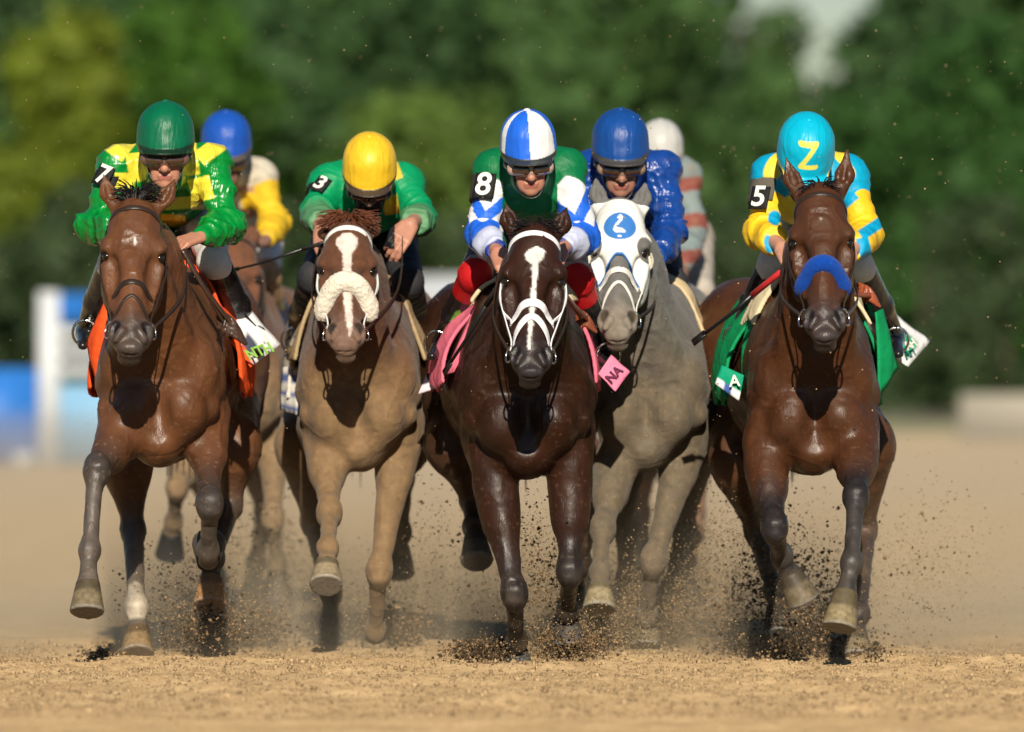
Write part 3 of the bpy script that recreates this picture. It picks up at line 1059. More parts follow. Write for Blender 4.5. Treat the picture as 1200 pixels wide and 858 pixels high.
def build_jockey(sp, H):
    D0 = H.D0
    px0 = sp['helm'][0]
    O = V3((px0 - 600) * (D0 + 0.6) / F, D0 + 0.6, 0.95)
    root = empty("person", O, sp['label'], "jockey", "jockeys riding in the race")
    L = lambda px, py, dy: W2(px, py, D0 + dy) - O
    hdy = sp.get('hdy', 0.14)
    hx, hy, hw = sp['helm']
    D = D0 + hdy
    hr_ = hw / 2 * D / F                       # helmet half width in metres
    ks = hr_ / 0.104                           # head scale
    hc = L(hx, hy, hdy)
    pit = math.radians(sp.get('pitch', 12))
    yaw = math.radians(sp.get('hyaw', 0))
    nf = V3(math.sin(yaw) * math.cos(pit), -math.cos(yaw) * math.cos(pit), -math.sin(pit))
    ux = nrm(np.cross(nf, V3(0, 0, 1)))
    ux = -ux if ux[0] < 0 else ux
    rl = math.radians(sp.get('hroll', 0))
    vv = np.cross(ux, nf); vv = vv if vv[2] > 0 else -vv
    ux, vv = ux * math.cos(rl) + vv * math.sin(rl), vv * math.cos(rl) - ux * math.sin(rl)
    R = np.stack([ux, nf, vv])
    hp = lambda x, n, v: hc + ks * (x * ux + n * nf + v * vv)
    E = lambda c, r, k=0.012, sub=False: Ell(hp(*c), [q * ks for q in r], R=R, k=k, sub=sub)
    C = lambda a, b, ra, rb, k=0.01, su=1, sub=False: Cone(hp(*a), hp(*b), ra * ks, rb * ks, k=k, su=su, side=ux, sub=sub)
    sh = [L(*q) for q in sp['sh']]
    elb = [L(*q) for q in sp['el']]
    wr = [L(*q) for q in sp['wr']]
    kn = [L(*q) for q in sp['kn']]
    an = [L(*q) for q in sp['an']]
    to = [L(*q) for q in sp['to']]
    mid = (sh[0] + sh[1]) / 2
    nb = mid + V3(0, 0.03, 0.01)
    pel = L(sp.get('pelx', px0), 0, 0.98); pel[2] = H.sp.get('dz', 0) + 1.66 - 0.95
    hips = [pel + V3(-0.10, -0.02, -0.03), pel + V3(0.10, -0.02, -0.03)]
    # ---- skin
    sk = []
    S = sk.append
    S(E((0, -0.010, 0.005), (0.080, 0.100, 0.105)))
    S(E((0, 0.020, -0.095), (0.066, 0.070, 0.085), 0.02))
    S(E((0, 0.038, -0.150), (0.050, 0.048, 0.052), 0.02))
    S(E((0, 0.070, -0.182), (0.024, 0.018, 0.018), 0.018))                       # chin
    S(E((0, 0.072, -0.052), (0.058, 0.020, 0.016), 0.015))                       # brow
    S(C((0, 0.082, -0.075), (0, 0.112, -0.120), 0.010, 0.0155, 0.008))           # nose
    for s in (-1, 1):
        S(E((s * 0.013, 0.098, -0.124), (0.010, 0.011, 0.009), 0.006))
        S(E((s * 0.040, 0.066, -0.098), (0.022, 0.020, 0.020), 0.014))           # cheek bone
        S(E((s * 0.030, 0.088, -0.068), (0.018, 0.012, 0.011), 0.008, True))     # socket
        S(E((s * 0.030, 0.074, -0.069), (0.014, 0.014, 0.010), 0.004))           # eye
        S(E((s * 0.078, -0.005, -0.085), (0.010, 0.020, 0.030), 0.006))          # ear
        S(E((s * 0.034, 0.062, -0.150), (0.016, 0.016, 0.03), 0.014))
    S(C((-0.020, 0.086, -0.148), (0.020, 0.086, -0.148), 0.0065, 0.0065, 0.006))  # lips
    S(C((-0.016, 0.085, -0.159), (0.016, 0.085, -0.159), 0.007, 0.007, 0.006))
    S(C((-0.024, 0.096, -0.1535), (0.024, 0.096, -0.1535), 0.0026, 0.0026, 0.004, sub=True))
    S(Cone(hp(0, -0.02, -0.10), nb + V3(0, 0.02, 0), 0.058, 0.062, k=0.03))
    S(Cone(nb, pel, 0.11, 0.10, su=1.15, k=0.04))
    for i in (0, 1):
        S(Cone(nb, sh[i], 0.05, 0.046, k=0.03))
        S(Cone(sh[i], elb[i], 0.044, 0.036, k=0.02))
        S(Cone(elb[i], wr[i], 0.038, 0.025, k=0.02))
        S(Cone(hips[i], kn[i], 0.070, 0.042, k=0.03))
        S(Cone(kn[i], an[i], 0.040, 0.022, k=0.02))
        sg = -1 if i == 0 else 1
        hdv = sp.get('hd', ((0.25, -0.8, -0.35), (-0.25, -0.8, -0.35)))[i]
        hn = sp.get('hn', ((0.5, 0.1, -0.8), (-0.5, 0.1, -0.8)))[i]
        hdv = nrm(V3(*hdv)); hn = V3(*hn); hn = nrm(hn - hn.dot(hdv) * hdv)
        sd = np.cross(hdv, hn)
        if sd[2] < 0:
            sd = -sd
        for q in hand_prims(wr[i], hdv, sd, hn, -1, curl=sp.get('curl', (45, 100, 150))):
            S(q)
    skc = np.array(sp.get('skin', (0.42, 0.20, 0.13)))
    glv = sp.get('glove')

    def skcol(P, N):
        c = np.tile(skc, (len(P), 1)) * (1 + 0.08 * fbm(P * 40, 2, 2))[:, None]
        q = (P - hc) @ R.T / ks
        lip = np.sqrt((q[:, 0] / 0.023) ** 2 + ((q[:, 2] + 0.1535) / 0.011) ** 2)
        onf = (q[:, 1] > 0.05)
        c = mixc(c, (0.36, 0.11, 0.09), (1 - sm(0.75, 1.1, lip)) * onf)
        ch = np.sqrt(((np.abs(q[:, 0]) - 0.042) / 0.022) ** 2 + ((q[:, 2] + 0.118) / 0.02) ** 2)
        c = mixc(c, skc * V3(1.1, 0.75, 0.7), (1 - sm(0.2, 1.2, ch)) * onf * 0.6)
        if sp.get('mask') is not None:
            c = mixc(c, sp['mask'], sm(-0.11, -0.118, q[:, 2]) if False else (1 - sm(-0.122, -0.114, q[:, 2])) * (q[:, 2] > -0.25) * (np.abs(q[:, 0]) < 0.1))
        if glv is not None:
            for i in (0, 1):
                dd = np.linalg.norm(P - wr[i], axis=1)
                c = mixc(c, glv, 1 - sm(0.17, 0.18, dd))
        return c
    resj = sp.get('res', 0.0045)
    lo = np.min([p.lo for p in sk if not p.sub], axis=0)
    hi = np.max([p.hi for p in sk if not p.sub], axis=0)
    sdf_obj("body", sk, resj, M_SKIN, root, skcol, smooth=0)
    # ---- shirt
    bl = sp.get('puff', 1.0)
    st = [Cone(nb + V3(0, 0.02, -0.03), pel + V3(0, -0.05, 0.03), 0.135, 0.125, su=1.12, k=0.05),
          Ell((mid + nb) / 2 + V3(0, 0.06, -0.06), (0.165, 0.15, 0.13), k=0.05)]
    for i in (0, 1):
        sg = -1 if i == 0 else 1
        st.append(Cone(nb, sh[i], 0.075, 0.070, k=0.04))
        st.append(Ell(sh[i], (0.072, 0.075, 0.070), k=0.04))
        st.append(Cone(sh[i], elb[i], 0.064 * bl, 0.056 * bl, k=0.03))
        fa = wr[i] - elb[i]
        st.append(Cone(elb[i], elb[i] + fa * 0.55, 0.060 * bl, 0.053 * bl, k=0.03))
        st.append(Cone(elb[i] + fa * 0.5, wr[i] - nrm(fa) * 0.02, 0.053 * bl, 0.034, k=0.02))
        st.append(Cone(wr[i] - nrm(fa) * 0.045, wr[i] - nrm(fa) * 0.015, 0.033, 0.033, k=0.004))
    st.append(Cone(hp(0, -0.03, -0.16), nb, 0.064, 0.085, k=0.03))
    neckcut = (hp(0, 0.02, -0.175), nrm(hp(0, 0.0, 0.0) - nb))

    def shex(V, X, Y, Z):
        a, n = neckcut
        return np.maximum(V, (X - a[0]) * n[0] + (Y - a[1]) * n[1] + (Z - a[2]) * n[2])
    seed = H.sp['seed'] * 5
    amp = sp.get('wrinkle', 0.007) * 1.1

    def shwr(P, N):
        r = np.zeros(len(P))
        for i in (0, 1):
            J = [sh[i], elb[i], wr[i]]
            dd, s_ = chain(P, J)
            m = 1 - sm(0.09, 0.13, dd)
            bend = np.exp(-((s_ - 1.0) / 0.35) ** 2) + 0.5
            q = np.stack([s_ * 6.5 + P[:, 0] * 3, P[:, 2] * 3 + s_ * 2, P[:, 0] * 3], 1)
            f_ = 1 - 2.4 * np.abs(noise3(q + noise3(P * 6, 4)[:, None] * 0.6, seed + 1)) ** 0.8
            r += amp * 0.8 * m * bend * f_
        q = P @ np.array([[6, 3, 0], [-2, 4, 2], [3, 0, 11]], float).T
        f_ = 1 - 2.4 * np.abs(noise3(q + noise3(P * 5, 6)[:, None] * 0.7, seed + 2)) ** 0.8
        q = P @ np.array([[15, 9, 0], [-6, 12, 5], [9, 0, 30]], float).T
        f2 = 1 - 2.4 * np.abs(noise3(q + noise3(P * 9, 8)[:, None] * 0.8, seed + 3)) ** 0.8
        return r + amp * 0.75 * f_ + amp * 0.22 * f2
    armc = lambda P, i: chain(P, [sh[i], elb[i], wr[i]])

    def shc(P, N):
        c = sp['silk'](P, N, dict(sh=sh, el=elb, wr=wr, arm=armc, mid=mid, L=L, hc=hc, O=O, D0=D0))
        if sp.get('soil'):
            amt, sc_ = sp['soil']
            c = mixc(c, sc_, np.clip(sm(0.1, 0.7, fbm(P * 22, 3, 91)) * amt, 0, 1))
        return c
    sdf_obj("shirt", st, resj + 0.0005, sp.get('shirtmat', M_NYLON), root, shc, shex, smooth=1, wr=shwr)
    # number band on the arm
    if 'num' in sp:
        txt, tx, ty, tdy, tsz, trot, fce = sp['num']
        i = 0
        ab = elb[i] - sh[i]; la = np.linalg.norm(ab); ab = ab / la
        s0, s1 = sp.get('numrange', (0.12, 0.62))
        band = [Cone(sh[i] + ab * la * s0 * 1.0, sh[i] + ab * la * s1, 0.079 * bl, 0.073 * bl, k=0.01)]

        def bex(V, X, Y, Z):
            t = ((X - sh[i][0]) * ab[0] + (Y - sh[i][1]) * ab[1] + (Z - sh[i][2]) * ab[2]) / la
            return np.maximum(np.maximum(V, (np.abs(t - (s0 + s1) / 2) - (s1 - s0) / 2) * la), X - (sh[i][0] + ab[0] * la * t + 0.018))
        bo = sdf_obj("number_band", band, resj, M_CLOTH, root, solid(sp.get('bandcol', (0.012, 0.012, 0.013))), bex)
        lp = L(tx, ty, tdy)
        fc = nrm(V3(*fce))
        # put the number on the band's surface
        tt = np.clip((lp - sh[i]) @ ab / la, s0, s1)
        axp = sh[i] + ab * la * tt
        rr = 0.080 * bl - 0.006 * tt + sp.get('numoff', 0.0)
        fc = nrm(fc - fc.dot(ab) * ab)
        up_ = Vector(-ab); 
        up_ = Matrix.Rotation(math.radians(trot), 3, Vector(fc)) @ up_
        pln, nn_ = panel("number_plate", [axp + fc * (rr + 0.001) + a * np.array(Vector(fc).cross(Vector(up_)).normalized()) * tsz * 0.40 + b * np.array(up_.normalized()) * tsz * 0.50 for a, b in ((-1, -1), (1, -1), (1, 1), (-1, 1))], 0.004, 0.003, M_CLOTH, root, lambda u_, v_: np.tile(V3(0.012, 0.012, 0.013), (len(u_), 1)), 6, 0.001)
        text_obj("number", txt, axp + fc * (rr + 0.008), tsz * 1.25, fc, up_, M_WHITE, pln, 0.0015)
    # ---- breeches and boots
    lo_b = []
    bt = sp.get('boottop', 1.12)
    for i in (0, 1):
        lo_b += [Cone(hips[i], kn[i], 0.090, 0.056, su=1.0, k=0.04), Cone(kn[i], kn[i] * 0.8 + an[i] * 0.2, 0.055, 0.050, k=0.03)]
    lo_b.append(Ell(pel, (0.155, 0.15, 0.13), k=0.04))
    legc = lambda P, i: chain(P, [hips[i], kn[i], an[i], to[i]])
    bc = sp.get('breech', lambda P, s: np.tile(V3(0.72, 0.70, 0.68), (len(P), 1)))

    def bcol(P, N):
        d0, s0 = legc(P, 0); d1, s1 = legc(P, 1)
        s = np.where(d0 < d1, s0, s1)
        c = bc(P, s)
        if sp.get('soil'):
            c = mixc(c, sp['soil'][1], np.clip(sm(0.1, 0.7, fbm(P * 22, 3, 92)) * sp['soil'][0], 0, 1))
        return c
    sdf_obj("breeches", lo_b, resj + 0.001, M_CLOTH, root, bcol, None, wr=lambda P, N: 0.004 * (1 - 2 * np.abs(noise3(P * V3(16, 10, 9), 12))))
    bo_c = sp.get('boot', (0.012, 0.012, 0.014))
    for i in (0, 1):
        ft_dir = nrm(to[i] - an[i])
        bpz = [Cone(kn[i] * 0.93 + an[i] * 0.07, an[i] * 0.6 + kn[i] * 0.4, 0.058, 0.054, k=0.02),
               Cone(an[i] * 0.6 + kn[i] * 0.4, an[i], 0.054, 0.040, k=0.02),
               Cone(an[i] + V3(0, 0.02, -0.02), to[i] + nrm(to[i] - an[i]) * 0.03, 0.037, 0.017, su=1.15, sv=0.95, k=0.03),
               Cone(an[i] + V3(0, 0.04, -0.045), an[i] + V3(0, 0.0, -0.03), 0.026, 0.03, k=0.02)]

        def bccol(P, N, i=i):
            d0, s0 = legc(P, i)
            c = np.tile(np.array(bo_c, float), (len(P), 1))
            if 'bootpat' in sp:
                c = sp['bootpat'](P, s0, c, i, kn[i], an[i])
            if sp.get('soil') or sp.get('bootsoil'):
                am, sc_ = sp.get('bootsoil') or sp['soil']
                c = mixc(c, sc_, np.clip(sm(-0.2, 0.5, fbm(P * 14, 3, 93)) * am, 0, 1))
            return c
        sdf_obj("boot", bpz, resj + 0.0005, M_BOOT if not sp.get('bootsoil') else M_CLOTH, root, bccol)
    # ---- helmet
    he = [E((0, -0.012, 0.0), (0.104, 0.130, 0.112), 0.01), E((0, -0.012, 0.022), (0.094, 0.118, 0.092), 0.02), E((0, 0.005, -0.045), (0.102, 0.124, 0.07), 0.03)]
    pk = [E((0, 0.088, -0.060), (0.086, 0.078, 0.012), 0.012)]
    btm = -0.072

    def hex_(V, X, Y, Z):
        v = ((X - hc[0]) * vv[0] + (Y - hc[1]) * vv[1] + (Z - hc[2]) * vv[2]) / ks
        n = ((X - hc[0]) * nf[0] + (Y - hc[1]) * nf[1] + (Z - hc[2]) * nf[2]) / ks
        return np.maximum(V, (btm - v - 0.25 * np.minimum(n + 0.02, 0)) * ks)

    def hcol(P, N):
        q = (P - hc) @ R.T / ks
        c = sp['cap'](q[:, 0], q[:, 1], q[:, 2], P)
        return c
    seam = lambda P, N: 0.0012 * fbm(P * 30, 2, 44) - 0.0012 * np.exp(-(((P - hc) @ ux) / 0.0025) ** 2)
    sdf_obj("helmet", he + pk, min(resj, 0.0035), M_HELM, root, hcol, hex_, smooth=1, wr=seam)
    sdf_obj("helmet_button", [E((0, -0.012, 0.116), (0.014, 0.014, 0.008))], 0.003, M_HELM, root,
            lambda P, N: sp['cap'](np.zeros(len(P)), np.zeros(len(P)), np.full(len(P), 0.12), P))
    # ---- goggles
    if sp.get('goggles', True):
        gz = -0.089
        gf = []
        for s in (-1, 1):
            gf.append(C((s * 0.014, 0.096, gz), (s * 0.062, 0.074, gz), 0.031, 0.028, 0.006))
        gcol = sp.get('gogcol', (0.08, 0.05, 0.03))

        def gex(V, X, Y, Z):
            q = [((X - hc[0]) * R[i, 0] + (Y - hc[1]) * R[i, 1] + (Z - hc[2]) * R[i, 2]) / ks for i in range(3)]
            return np.maximum(V, (0.070 - q[1] - 0.55 * np.abs(q[0]) * 0.55) * ks)
        fo = sdf_obj("goggles", gf, 0.0035, M_LEATHER, root, solid(gcol), gex)
        lens = []
        for s in (-1, 1):
            lens.append(C((s * 0.020, 0.111, gz), (s * 0.054, 0.094, gz), 0.0215, 0.020, 0.004))
        sdf_obj("goggle_lens", lens, 0.003, M_LENS, fo)
        sp_pts = [hp(math.sin(a) * 0.096, math.cos(a) * 0.105 - 0.008, gz + 0.004 - 0.01 * math.cos(a)) for a in np.radians(np.linspace(38, 322, 22))]
        P_, Q_ = ribbon(sp_pts, 0.020, 0.004, vv)
        mk("goggle_strap", P_, Q_, M_LEATHER, root, np.tile(V3(0.015, 0.013, 0.012), (len(P_), 1)))
    # chin strap
    cs = spline([hp(-0.080, 0.01, -0.06), hp(-0.066, 0.035, -0.12), hp(-0.03, 0.06, -0.200), hp(0.03, 0.06, -0.200), hp(0.066, 0.035, -0.12), hp(0.080, 0.01, -0.06)], 4)
    P_, Q_ = ribbon(cs, 0.014, 0.004, nf)
    mk("chin_strap", P_, Q_, M_LEATHER, root, np.tile(V3(0.012, 0.012, 0.012), (len(P_), 1)))
    J = Horse()
    J.__dict__.update(root=root, O=O, wr=wr, kn=kn, an=an, to=to, L=L, pel=pel, hp=hp, hd=sp.get('hd', ((0.25, -0.8, -0.35), (-0.25, -0.8, -0.35))))
    # ---- reins from the bit to the hands, stirrups: tack of the horse
    dO = O - H.O
    for i in (0, 1):
        a = H.bits[i]
        w = wr[i] + nrm(V3(*J.hd[i])) * 0.07 + dO
        m = (a + w) / 2 + V3((-1 if i == 0 else 1) * 0.05, 0.05, -0.03)
        P_, Q_ = ribbon(spline([a, m, w, w + V3(0, 0.05, -0.10)], 6), 0.016, 0.004, V3(0, 0.3, 1))
        rc = H.sp.get('reinc', (0.035, 0.02, 0.012))
        mk("rein", P_, Q_, M_LEATHER, H.root, np.tile(np.array(rc, float), (len(P_), 1)))
        # stirrup
        f0 = (an[i] * 0.35 + to[i] * 0.65) + dO
        ax = nrm(to[i] - an[i]); upv = nrm(V3(0, 0, 1) - V3(0, 0, 1).dot(ax) * ax); sdv = np.cross(ax, upv)
        pts = [f0 + sdv * 0.046 * math.sin(t) + upv * (0.018 - 0.052 * math.cos(t)) for t in np.linspace(0, 2 * math.pi, 21)]
        P_, Q_ = tube(pts, 0.0055, 6)
        so_ = mk("stirrup", P_, Q_, M_METAL, H.root)
        top = f0 + upv * 0.072
        P_, Q_ = ribbon([top, top * 0.5 + (kn[i] + dO) * 0.5 + V3((0.03 if i == 0 else -0.03), 0.05, 0), V3(0.12 * (-1 if i == 0 else 1), 0.85, 1.42 + H.sp.get('dz', 0))], 0.022, 0.004, V3(0, 1, 0))
        mk("stirrup_leather", P_, Q_, M_LEATHER, H.root, np.tile(V3(0.02, 0.013, 0.01), (len(P_), 1)))
    # saddle under the rider
    sad = [Cone(V3(0, 0.70, 1.47 + H.sp.get('dz', 0)), V3(0, 1.15, 1.50 + H.sp.get('dz', 0)), 0.05, 0.075, su=1.9, k=0.03)]
    for s in (-1, 1):
        sad.append(Cone(V3(s * 0.12, 0.80, 1.44 + H.sp.get('dz', 0)), V3(s * 0.235, 0.78, 1.22 + H.sp.get('dz', 0)), 0.05, 0.045, su=0.8, sv=2.2, k=0.03))
    sdf_obj("saddle", sad, 0.008, M_LEATHER, H.root, solid((0.02, 0.014, 0.012)))
    return J


M_WHITE = mat_attr("white_print", 0.6, 0.3, attr=False, col=(0.80, 0.78, 0.70), var=0.04)
M_GREENP = mat_attr("green_print", 0.6, 0.3, attr=False, col=(0.02, 0.35, 0.20), var=0.04)
M_LIMEP = mat_attr("lime_print", 0.6, 0.3, attr=False, col=(0.25, 0.50, 0.08), var=0.04)
M_PURPLEP = mat_attr("purple_print", 0.6, 0.3, attr=False, col=(0.12, 0.015, 0.06), var=0.04)
M_REDP = mat_attr("red_print", 0.6, 0.3, attr=False, col=(0.55, 0.05, 0.04), var=0.04)


# ------------------------------------------------------------------ colours of silks and caps
def blobs(P, ctx, c, col, items, dy=0.35, soft=0.0025, ell=False):
    """printed patches on the front of the shirt, given at their place on the jockey"""
    for (px, py, w, h, ang) in items:
        q = ctx['L'](px, py, dy)
        sc = (ctx['D0'] + dy) / F
        a = math.radians(ang)
        x = (P[:, 0] - q[0]) * math.cos(a) + (P[:, 2] - q[2]) * math.sin(a)
        z = -(P[:, 0] - q[0]) * math.sin(a) + (P[:, 2] - q[2]) * math.cos(a)
        if ell:
            e = (np.sqrt((x / (w * sc / 2)) ** 2 + (z / (h * sc / 2)) ** 2) - 1) * min(w, h) * sc / 2
        else:
            e = np.maximum(np.abs(x) - w * sc / 2, np.abs(z) - h * sc / 2)
        c = mixc(c, col, 1 - sm(-soft, soft, e))
    return c


def base(P, col):
    return np.tile(np.array(col, float), (len(P), 1))


G7 = (0.0, 0.22, 0.030)
Y7 = (0.78, 0.66, 0.05)


def silk7(P, N, k):
    c = base(P, G7)
    c = blobs(P, k, c, Y7, [(140, 172, 26, 26, -35), (160, 196, 20, 34, 8), (146, 212, 22, 18, 0), (222, 186, 20, 40, 8), (247, 176, 34, 20, 38),
                            (236, 222, 26, 28, 14), (212, 238, 46, 14, 4), (168, 232, 26, 18, 10), (200, 258, 26, 14, -4), (176, 252, 14, 14, 0)])
    return c


def silk3(P, N, k):
    c = base(P, (0.0, 0.27, 0.10))
    c = blobs(P, k, c, (0.75, 0.45, 0.03), [(458, 240, 18, 22, 10), (462, 200, 14, 22, 20)])
    for i in (0, 1):
        d, s = k['arm'](P, i)
        c = mixc(c, (0.14, 0.22, 0.12), 0.6 * sm(1.0, 1.3, s + 0.2 * fbm(P * 20, 2, 3)) * (1 - sm(0.1, 0.14, d)))
    return c


def silk8(P, N, k):
    c = base(P, (0.0, 0.15, 0.048))
    for i in (0, 1):
        d, s = k['arm'](P, i)
        ax = nrm(k['el'][i] - k['sh'][i])
        fr = nrm(V3(0, -1, 0) - V3(0, -1, 0).dot(ax) * ax); sd = np.cross(ax, fr)
        rel = P - k['sh'][i]
        phi = np.arctan2(rel @ sd, rel @ fr)
        on = 1 - sm(0.098, 0.112, d)
        sg = -1 if i == 0 else 1
        onx = sm(-0.02, 0.0, s - 0.20 - 0.10 * np.abs(phi))
        if i == 0:
            on = on * (P[:, 0] < k['mid'][0] - 0.10)
        else:
            on = on * (P[:, 0] > k['mid'][0] + 0.10)
        c = mixc(c, (0.80, 0.80, 0.82), on * onx)
        t = s - 0.0 + 0.30 * np.abs(phi - 0.1)
        for (a, b) in ((0.72, 0.98), (1.22, 1.52)):
            c = mixc(c, (0.015, 0.13, 0.72), on * sm(a - 0.01, a + 0.01, t) * (1 - sm(b - 0.01, b + 0.01, t)) * (s < 1.62))
        c = mixc(c, (0.56, 0.60, 0.80), on * sm(1.35, 1.5, s))
        c = mixc(c, (0.01, 0.03, 0.22), sm(1.84, 1.86, s) * (1 - sm(0.08, 0.09, d)))
    c = blobs(P, k, c, (0.8, 0.8, 0.8), [(628, 268, 84, 8, 0)])
    return c


def silk5(P, N, k):
    c = base(P, (0.0, 0.33, 0.55))
    for i in (0, 1):
        d, s = k['arm'](P, i)
        on = (1 - sm(0.10, 0.11, d))
        c = mixc(c, (0.85, 0.52, 0.015), on * sm(0.42, 0.44, s + 0.06 * np.sin(P[:, 0] * 40)))
    Y = (0.85, 0.62, 0.05); T = (0.0, 0.33, 0.60)
    c = blobs(P, k, c, Y, [(908, 196, 22, 40, -30), (928, 246, 34, 34, 0), (985, 180, 16, 26, 20), (996, 200, 10, 18, 30)], ell=True)
    c = blobs(P, k, c, T, [(907, 256, 16, 18, 0), (899, 287, 11, 22, 10)], ell=True)
    c = blobs(P, k, c, T, [(1020, 268, 34, 13, 32), (1010, 292, 15, 26, 14), (988, 228, 22, 30, 40)])
    return c


def silkG(P, N, k):      # royal blue
    return base(P, (0.006, 0.050, 0.27))


def silkF(P, N, k):
    c = base(P, (0.55, 0.50, 0.40))
    for i in (0, 1):
        d, s = k['arm'](P, i)
        c = mixc(c, (0.70, 0.45, 0.02), (1 - sm(0.10, 0.11, d)) * sm(0.20, 0.24, s))
    c = blobs(P, k, c, (0.35, 0.20, 0.13), [(283, 222, 30, 8, 0), (284, 250, 34, 8, 0)])
    return c


def silkW(P, N, k):
    t = P[:, 2] + 0.10 * P[:, 0] + 0.01 * np.sin(P[:, 0] * 30)
    b = (t / 0.155) % 1.0
    c = base(P, (0.20, 0.25, 0.25))
    c = mixc(c, (0.24, 0.070, 0.055), sm(0.56, 0.60, b) * (1 - sm(0.94, 0.98, b)))
    return c


def cap_plain(col, band=(0.03, 0.03, 0.03), bl=-0.048, bh=-0.030, peak=None):
    def f(x, n, v, P):
        c = base(P, col) * (1 + 0.03 * fbm(P * 40, 2, 1))[:, None]
        t = v + 0.15 * np.maximum(n - 0.03, 0)
        c = mixc(c, band, sm(bl - 0.001, bl + 0.001, t) * (1 - sm(bh - 0.001, bh + 0.001, t)))
        if peak is not None:
            c = mixc(c, peak, 1 - sm(bl - 0.002, bl, t))
        return c
    return f


def cap8(x, n, v, P):
    W_, B_ = (0.80, 0.80, 0.80), (0.015, 0.13, 0.70)
    c = base(P, W_)
    # eight gores: two front ones narrow, sides beyond
    th = np.degrees(np.arctan2(x + 0.002, n + 0.012))
    c = mixc(c, B_, ((th < 0) & (th > -52)).astype(float))
    c = mixc(c, B_, ((th > 56)).astype(float))
    c = mixc(c, B_, ((th < -75)).astype(float))
    t = v + 0.15 * np.maximum(n - 0.03, 0)
    c = mixc(c, (0.03, 0.035, 0.04), sm(-0.050, -0.048, t) * (1 - sm(-0.030, -0.028, t)))
    c = mixc(c, (0.0, 0.20, 0.07), 1 - sm(-0.052, -0.050, t))
    return c


def capZ(x, n, v, P):
    c = base(P, (0.0, 0.42, 0.62))
    q = np.stack([x, v], 1)
    zc = 0.035
    s = 0.030
    J = np.array([(-s, zc + 0.040), (s * 0.95, zc + 0.040), (-s * 0.85, zc - 0.040), (s * 1.05, zc - 0.040)])
    d, _ = chain(q, J)
    c = mixc(c, (0.80, 0.72, 0.10), (1 - sm(0.0075, 0.0095, d)) * (n > 0))
    t = v + 0.30 * np.maximum(n - 0.03, 0)
    c = mixc(c, (0.82, 0.66, 0.03), 1 - sm(-0.036, -0.033, t))
    return c


# ------------------------------------------------------------------ the seven horses (places read off the photo, px, py, metres behind the chest)
TAN = (0.36, 0.24, 0.13)
H7 = dict(D0=29.6, cx=186, seed=1, dz=0.015, hx=0.03, hw=0.92, ws=0.96, coat=(0.130, 0.051, 0.021), dark=(0.045, 0.035, 0.032),
          label="bay racehorse with orange saddle cloth and one white pastern, leftmost of the pack",
          nd=0.35, poll=(159, 232, -0.30), muz=(152, 409, -0.62), yaw=0.06, ears=((121, 203, -0.22), (205, 210, -0.20)),
          fa=((112, 553, -0.22), (105, 645, -0.32), (103, 684, -0.38), (102, 719, -0.42)), fae=(143, 512, 0.12),
          fb=((246, 592, -0.12), (244, 645, 0.06), (244, 655, 0.15), (245, 640, 0.24)),
          ha=((148, 540, 1.05), (156, 622, 1.05), (160, 712, 0.80), (161, 738, 0.76), (161, 769, 0.70)),
          hb=((276, 522, 1.2), (270, 592, 1.25), (249, 655, 1.0), (247, 678, 0.95), (246, 711, 0.90)),
          black=(0.30, 1.0), pale=(0.13, 0.105, 0.085), palelegs=(0, 1, 2), pale0=0.85, sock=(2, 1.75),
          hoofs=[(0.22, 0.17, 0.10), (0.1, 0.08, 0.06), (0.30, 0.20, 0.10), (0.50, 0.26, 0.10)],
          forelock=(90, 0.03, (0.012, 0.009, 0.009), 0.050, 0.045), noseband='plain', muzzle=(0.060, 0.050, 0.045),
          blaze=((0.165, -0.001, 0.004), (0.185, 0.001, 0.012), (0.20, 0.006, 0.010)))
H3 = dict(D0=30.6, cx=419, seed=2, dz=-0.02, ws=0.97, coat=(0.20, 0.115, 0.055), dark=(0.20, 0.12, 0.06), up=(0.115, 0.046, 0.023),
          label="dusty chestnut racehorse with fluffy white sheepskin noseband and white blaze",
          poll=(408, 258, -0.26), muz=(404, 405, -0.62), ears=((378, 271, -0.16), (437, 262, -0.14)),
          fa=((386, 603, -0.12), (384, 642, -0.36), (383, 660, -0.44), (382, 688, -0.50)), fae=(382, 520, 0.2),
          fb=((444, 672, 0.05), (440, 738, 0.28), (440, 748, 0.36), (440, 766, 0.34)),
          ha=((352, 520, 1.3), (366, 612, 1.55), (388, 695, 1.25), (387, 728, 1.20), (384, 752, 1.12)),
          hb=((474, 520, 1.3), (472, 560, 1.7), (469, 625, 1.75), (468, 645, 1.80), (468, 670, 1.85)),
          black=(2.2, 2.8), hoofs=[(0.34, 0.27, 0.17), (0.3, 0.22, 0.13), (0.03, 0.025, 0.02), (0.03, 0.025, 0.02)],
          dirt=(0.72, (0.245, 0.160, 0.083), 0.75, 1.30), mud=False, muzzle=(0.20, 0.12, 0.09),
          blaze=((0.075, -0.016, 0.016), (0.095, -0.044, 0.040), (0.125, -0.046, 0.040), (0.175, -0.018, 0.018), (0.27, -0.016, 0.018), (0.36, -0.014, 0.022), (0.47, -0.002, 0.028), (0.55, 0.012, 0.026), (0.57, 0.015, 0.02)),
          blazec=(0.74, 0.62, 0.56), forelock=(300, 0.06, (0.15, 0.05, 0.025), 0.045, 0.060), mane=(0.16, 0.055, 0.03), noseband='sheepskin', nbcol=(0.80, 0.74, 0.62),
          strap=(0.75, 0.75, 0.73), strapw=0.013)
